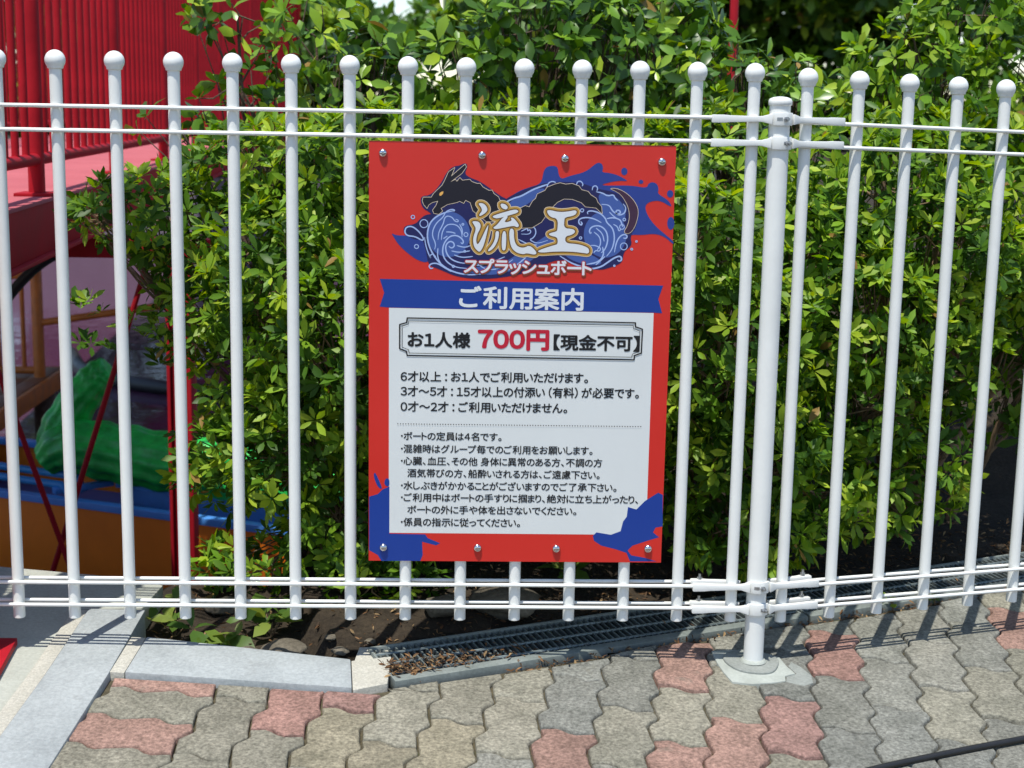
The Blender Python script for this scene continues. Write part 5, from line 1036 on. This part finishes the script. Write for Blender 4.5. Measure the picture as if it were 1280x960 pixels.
def shrub(name, clumps, base, label, seed, density, L, Wd, mat, p_new, p_old, group=None, n_per=(4, 7), r0=0.016, inner=0.3, spread=(40, 88), sub=True, cat='shrub', trunk=None):
    rng = np.random.default_rng(seed)
    bz = ground_h(base[0], base[1]) if not in_pool(base[0], base[1]) else -0.1
    root = empty(name, (base[0], base[1], bz), label, cat, group)
    C, A, T = sample_clumps(clumps, density, rng, inner=inner, up_bias=0.35)
    P, idx = leaf_arrays(C, A, n_per, L, Wd, rng, spread=spread, droop=0.4, jit=0.5)
    leaf_object('foliage', P, palette(idx, T, rng, p_new, p_old), mat, root)
    branch_mesh((base[0], base[1], bz - 0.02), [(c[0], c[1], c[2]) for c in clumps], rng, r0=r0, sub=C if sub else None, nsub=34 if sub is True else sub, parent=root, mat=M_BARK)
    return root
G2 = 'taller shrubs behind the azaleas'
shrub('broadleaf_shrub', [(-0.46, 1.15, 1.31, .13, .2, .13), (-0.31, 1.25, 1.28, .08, .1, .07), (-0.34, 1.2, 1.16, .2, .2, .12), (-0.66, 1.1, 1.36, .12, .12, .05), (-0.62, 1.02, 1.12, .15, .08, .05), (-0.80, 1.0, 1.07, .09, .06, .05), (-0.64, 1.0, 1.19, .08, .06, .04)], (-0.3, 1.1), 'loose shrub with drooping glossy leaves hanging in front of the red railings', 21, 190, 0.055, 0.44, M_GLOSSY, 0.3, 0.3, G2, inner=0.2, sub=12)
shrub('broadleaf_shrub', [(-0.08, 1.35, 1.20, .2, .2, .15), (0.1, 1.4, 1.34, .22, .2, .16), (0.34, 1.35, 1.26, .22, .2, .18), (0.5, 1.45, 1.36, .18, .2, .15), (0.25, 1.5, 1.5, .22, .2, .14)], (0.2, 1.5), 'dark glossy shrub rising above the middle of the notice board', 22, 330, 0.056, 0.42, M_GLOSSY, 0.16, 0.5, G2)
shrub('broadleaf_shrub', [(0.66, 1.25, 1.2, .17, .2, .11), (0.86, 1.3, 1.17, .18, .2, .11), (0.74, 1.35, 1.12, .2, .2, .14)], (0.75, 1.4), 'shrub of mixed dark and pale leaves above the thick fence post', 23, 330, 0.052, 0.42, M_GLOSSY, 0.25, 0.42, G2)
shrub('broadleaf_shrub', [(1.12, 1.1, 1.22, .17, .2, .16), (1.26, 1.15, 1.40, .17, .2, .16), (1.5, 1.1, 1.25, .2, .2, .2), (1.30, 1.12, 1.14, .24, .2, .14)], (1.25, 1.3), 'pale green shrub rising highest at the right, above the angled fence section', 24, 380, 0.048, 0.4, M_LEAF, 0.45, 0.2, G2)

def tree(clumps, base, height, label, seed, density, L, Wd, r=0.12, group='trees beyond the pool', p_new=0.1, p_old=0.65, name='broadleaf_tree'):
    rng = np.random.default_rng(seed)
    root = empty(name, (base[0], base[1], -0.06), label, 'tree', group)
    C, A, T = sample_clumps(clumps, density, rng, inner=0.3, up_bias=0.3)
    P, idx = leaf_arrays(C, A, (5, 8), L, Wd, rng, spread=(30, 90), droop=0.4, jit=0.6)
    leaf_object('crown', P, palette(idx, T, rng, p_new, p_old), M_FAR, root)
    m_ = MB(); bb = Vector((base[0], base[1], -0.1))
    P = spline([bb, bb + Vector((.05, 0, height * .35)), bb + Vector((-.06, .05, height * .7)), bb + Vector((0, 0, height))], 5); n = len(P)
    m_.tube(P, [r * (1 - .8 * i / (n - 1)) for i in range(n)], 10)
    for c in clumps:
        s = P[rng.integers(n // 3, n - 2)]; t = Vector(c[:3])
        m_.tube(spline([s, s.lerp(t, .5) + Vector((0, 0, .1)), t], 4), [r * .35 * (1 - .8 * i / 8) for i in range(9)], 7)
    m_.build('trunk', M_BARK, root, smooth=60)
    return root
rr = random.Random(8)
def crown(x, y, z0, z1, w_, n):
    L_ = []
    for i in range(n):
        t = (i + .5) / n; z = z0 + (z1 - z0) * t; q = w_ * (0.5 + 0.6 * math.sin(math.pi * min(1, t * .9 + .12)))
        a = rr.uniform(0, 6.28)
        L_.append((x + math.cos(a) * q * .6, y + math.sin(a) * q * .5, z, q * .75, q * .7, (z1 - z0) / n * .95))
    return L_
for i, (x, y, z1, w_, lb) in enumerate([
    (1.6, 19.8, 6.0, 1.9, 'dark evergreen tree far behind the red pole'),
    (4.2, 20.2, 6.5, 2.0, 'dark evergreen tree far behind the pale shrub at the right'),
    (6.4, 20.6, 6.5, 2.0, 'dark evergreen tree at the far right edge of the photo'),
    (2.9, 23.5, 7.5, 2.2, 'tall dark tree filling the gap between the two nearer evergreens'),
    (1.6, 25.5, 5.0, 1.9, 'mid green tree far behind the notice board'),
    (-2.35, 22.0, 2.9, 1.5, 'low rounded tree far behind, seen between the red bridge and the dark glossy shrub'),
    (-6.2, 21.0, 3.4, 1.7, 'olive green tree seen through the red railings')]):
    tree(crown(x, y, 0.1, z1, w_, 9), (x, y), z1, lb, 40 + i, 26, 0.26, 0.42, r=0.16)

# red poles beyond the shrubs
q = empty('lamp_post', (1.163, 4.0, 0.5), 'slim red pole standing beyond the shrubs, cut off by the top of the photo', 'pole', 'red poles')
b = MB(); b.lathe((1.163, 4.0, 0), [(0.019, 0.4), (0.019, 2.9), (0.006, 2.93)], 14); b.build('shaft', M_RED, q, smooth=50)
b = MB(); b.lathe((1.163, 4.0, 0), [(0.05, 0.4), (0.05, 0.6), (0.026, 0.64)], 14); b.build('base_collar', M_RED, q, smooth=40)

# ------------------------------------------------------------------ ground litter, stones, weeds, cable
def scatter(name, pts, L, Wd, cols, seed, label=None, mat=None):
    rng = np.random.default_rng(seed)
    C = np.array(pts, float); n = len(C)
    A = np.tile([[0, 0, 1.0]], (n, 1)) + rng.normal(0, .35, (n, 3)); A /= np.linalg.norm(A, axis=1, keepdims=True)
    P, idx = leaf_arrays(C, A, (1, 1), L, Wd, rng, spread=(72, 100), droop=0.3, fold=0.4)
    cc = np.array(cols)[rng.integers(0, len(cols), len(P))] * rng.uniform(.7, 1.3, (len(P), 1))
    return leaf_object(name, P, cc, mat or M_LITTER, None)
rng = np.random.default_rng(77)
pts = []
for _ in range(1500):
    u, v = rng.uniform(0.0, 2.0), 0.2 + abs(rng.normal(0, .16)); x, y, _z = chp(u, v, 0); pts.append((x, y, ground_h(x, y) + rng.uniform(0, .008)))
for _ in range(500):
    x = rng.uniform(-.73, .0); y = rng.uniform(0.06, .5)
    if ch_uv(x, y)[0] < -0.03: pts.append((x, y, ground_h(x, y) + rng.uniform(0, .008)))
for _ in range(380):
    u, v = abs(rng.normal(0, .13)) + 0.012, rng.uniform(0.02, 0.085) ** 1.0; x, y, z = chp(min(u, .5), v, 0.0); pts.append((x, y, z + rng.uniform(0.001, .007)))
for _ in range(520):
    u, v = rng.uniform(0.25, 1.9), rng.uniform(-0.032, -0.006); x, y, z = chp(u, v, -0.006); pts.append((x, y, z + rng.uniform(0, .004)))
for _ in range(70):
    u, v = rng.uniform(0.1, 1.9), rng.uniform(0.03, 0.18); x, y, z = chp(u, v, 0.0); pts.append((x, y, z + rng.uniform(0.001, .004)))
tag(scatter('leaf_litter', pts, 0.0165, 0.26, [(.13, .065, .028), (.2, .11, .05), (.085, .048, .026), (.27, .18, .09), (.06, .04, .026)], 5), kind='stuff')
def stone(x, y, r, label, seed):
    bm = bmesh.new(); bmesh.ops.create_icosphere(bm, subdivisions=3, radius=1)
    rg = random.Random(seed); from mathutils import noise
    sx, sy, sz = rg.uniform(.9, 1.4), rg.uniform(.7, 1.1), rg.uniform(.35, .55)
    for v in bm.verts:
        k = 1 + .28 * noise.noise(v.co * 1.3 + Vector((seed, 0, 0))) + -.16 * abs(noise.noise(v.co * 3.2 + Vector((1, seed, 2)))) + .12 * noise.noise(v.co * 5 + Vector((0, seed, 0)))
        v.co = Vector((v.co.x * sx, v.co.y * sy, v.co.z * sz)) * k * r
    me = bpy.data.meshes.new('stone'); bm.to_mesh(me); bm.free(); me.materials.append(M_STONE)
    me.polygons.foreach_set('use_smooth', [True] * len(me.polygons))
    o = bpy.data.objects.new('stone', me); COL.objects.link(o); o.location = (x, y, ground_h(x, y) + r * .3); o.rotation_euler = (0, 0, rg.uniform(0, 6))
    tag(o, label, 'stone', 'stones in the bed behind the kerb')
for i, (x, y, r, lb) in enumerate([(-.44, .10, .05, 'large tan stone half buried behind the middle of the kerb'), (-.37, .07, .014, 'small brown stone at the back edge of the kerb, right of the large tan one'), (-.315, .05, .016, 'pebble at the right end of the kerb beside the mortar block'), (-.34, .10, .012, 'small stone behind the pebble at the right end of the kerb'),
    (-.60, .34, .04, 'grey stone in the shade behind the left part of the kerb'), (-.52, .13, .022, 'rough stone between the broad-leaved weed and the large tan stone'), (-.255, .11, .014, 'brown stone just left of the drain')]): stone(x, y, r, lb, i + 3)
# dark rocks behind the grating
for i, (x, y, r, lb) in enumerate([(0.03, .28, .07, 'dark rounded rock behind the left grating, under the board'), (-0.1, .25, .05, 'dark low rock at the left end of the drain')]): stone(x, y, r, lb, i + 20)
def weed(name, x, y, n, L, Wd, label, seed, cols, h=0.03, spread=(40, 80), hz=None):
    rng = np.random.default_rng(seed); gz = ground_h(x, y) if hz is None else hz
    root = empty(name, (x, y, gz), label, 'weed', 'weeds along the kerb and drain')
    C = np.array([[x, y, gz]]) + np.stack([rng.normal(0, L * .45, n), rng.normal(0, L * .45, n), rng.uniform(.3, 1, n) * h], 1)
    A = np.tile([[0, -.2, 1.0]], (n, 1)) + rng.normal(0, .3, (n, 3)); A /= np.linalg.norm(A, axis=1, keepdims=True)
    P, idx = leaf_arrays(C, A, (3, 5), L, Wd, rng, spread=spread, droop=.5)
    leaf_object('leaves', P, np.array(cols)[rng.integers(0, len(cols), len(P))] * rng.uniform(.85, 1.15, (len(P), 1)), M_LEAF, root)
    m_ = MB()
    for c in C: m_.tube([(x, y, gz - .005), (Vector((x, y, gz)).lerp(Vector(c), .5) + Vector((0, 0, .01)))[:], c[:]], [.0016, .0013, .001], 5)
    m_.build('stems', M_TWIG, root)
LG = [(.16, .24, .04), (.1, .18, .03), (.2, .26, .05), (.07, .14, .025)]
weed('broadleaf_weed', -.58, .15, 4, .062, .5, 'yellowish broad-leaved weed lying behind the left part of the kerb', 1, LG, .035, (60, 95))
weed('broadleaf_weed', -.48, .22, 6, .055, .5, 'green broad-leaved weed in the shade left of the large tan stone', 2, LG[1:], .06, (45, 85))
weed('broadleaf_weed', -.69, .22, 6, .05, .5, 'small weed against the back end of the concrete strip', 3, LG[1:], .05, (45, 85))
x, y, z = chp(1.22, -0.012, 0); weed('seedling', x, y, 2, .03, .38, 'bright green seedling in the joint between grating and pavers', 4, [(.2, .3, .04)], .018, hz=z - .004)
x, y, z = chp(1.34, -0.012, 0); weed('seedling', x, y, 3, .017, .6, 'tiny round-leaved seedling just right of the taller seedling', 5, [(.1, .17, .04)], .01, hz=z - .004)
weed('broadleaf_weed', 1.0, .52, 9, .05, .32, 'leafy weed beyond the grating, below the angled fence section', 6, LG, .09)
weed('broadleaf_weed', .2, .45, 5, .06, .4, 'dark green weed behind the grating under the board', 7, LG[1:], .06)

b = MB(); P = spline([(.40, -.62, 0), (.55, -.51, 0), (.69, -.438, 0), (.833, -.379, 0), (1.008, -.313, 0), (1.3, -.21, 0), (1.8, -.12, 0)], 8)
b.tube([(p.x, p.y, pave_z(p.x, p.y) + .0068) for p in P], .0062, 12)
tag(b.build('cable', M_BLACK, smooth=60), 'black rubber cable lying across the pavers at the lower right', 'cable')
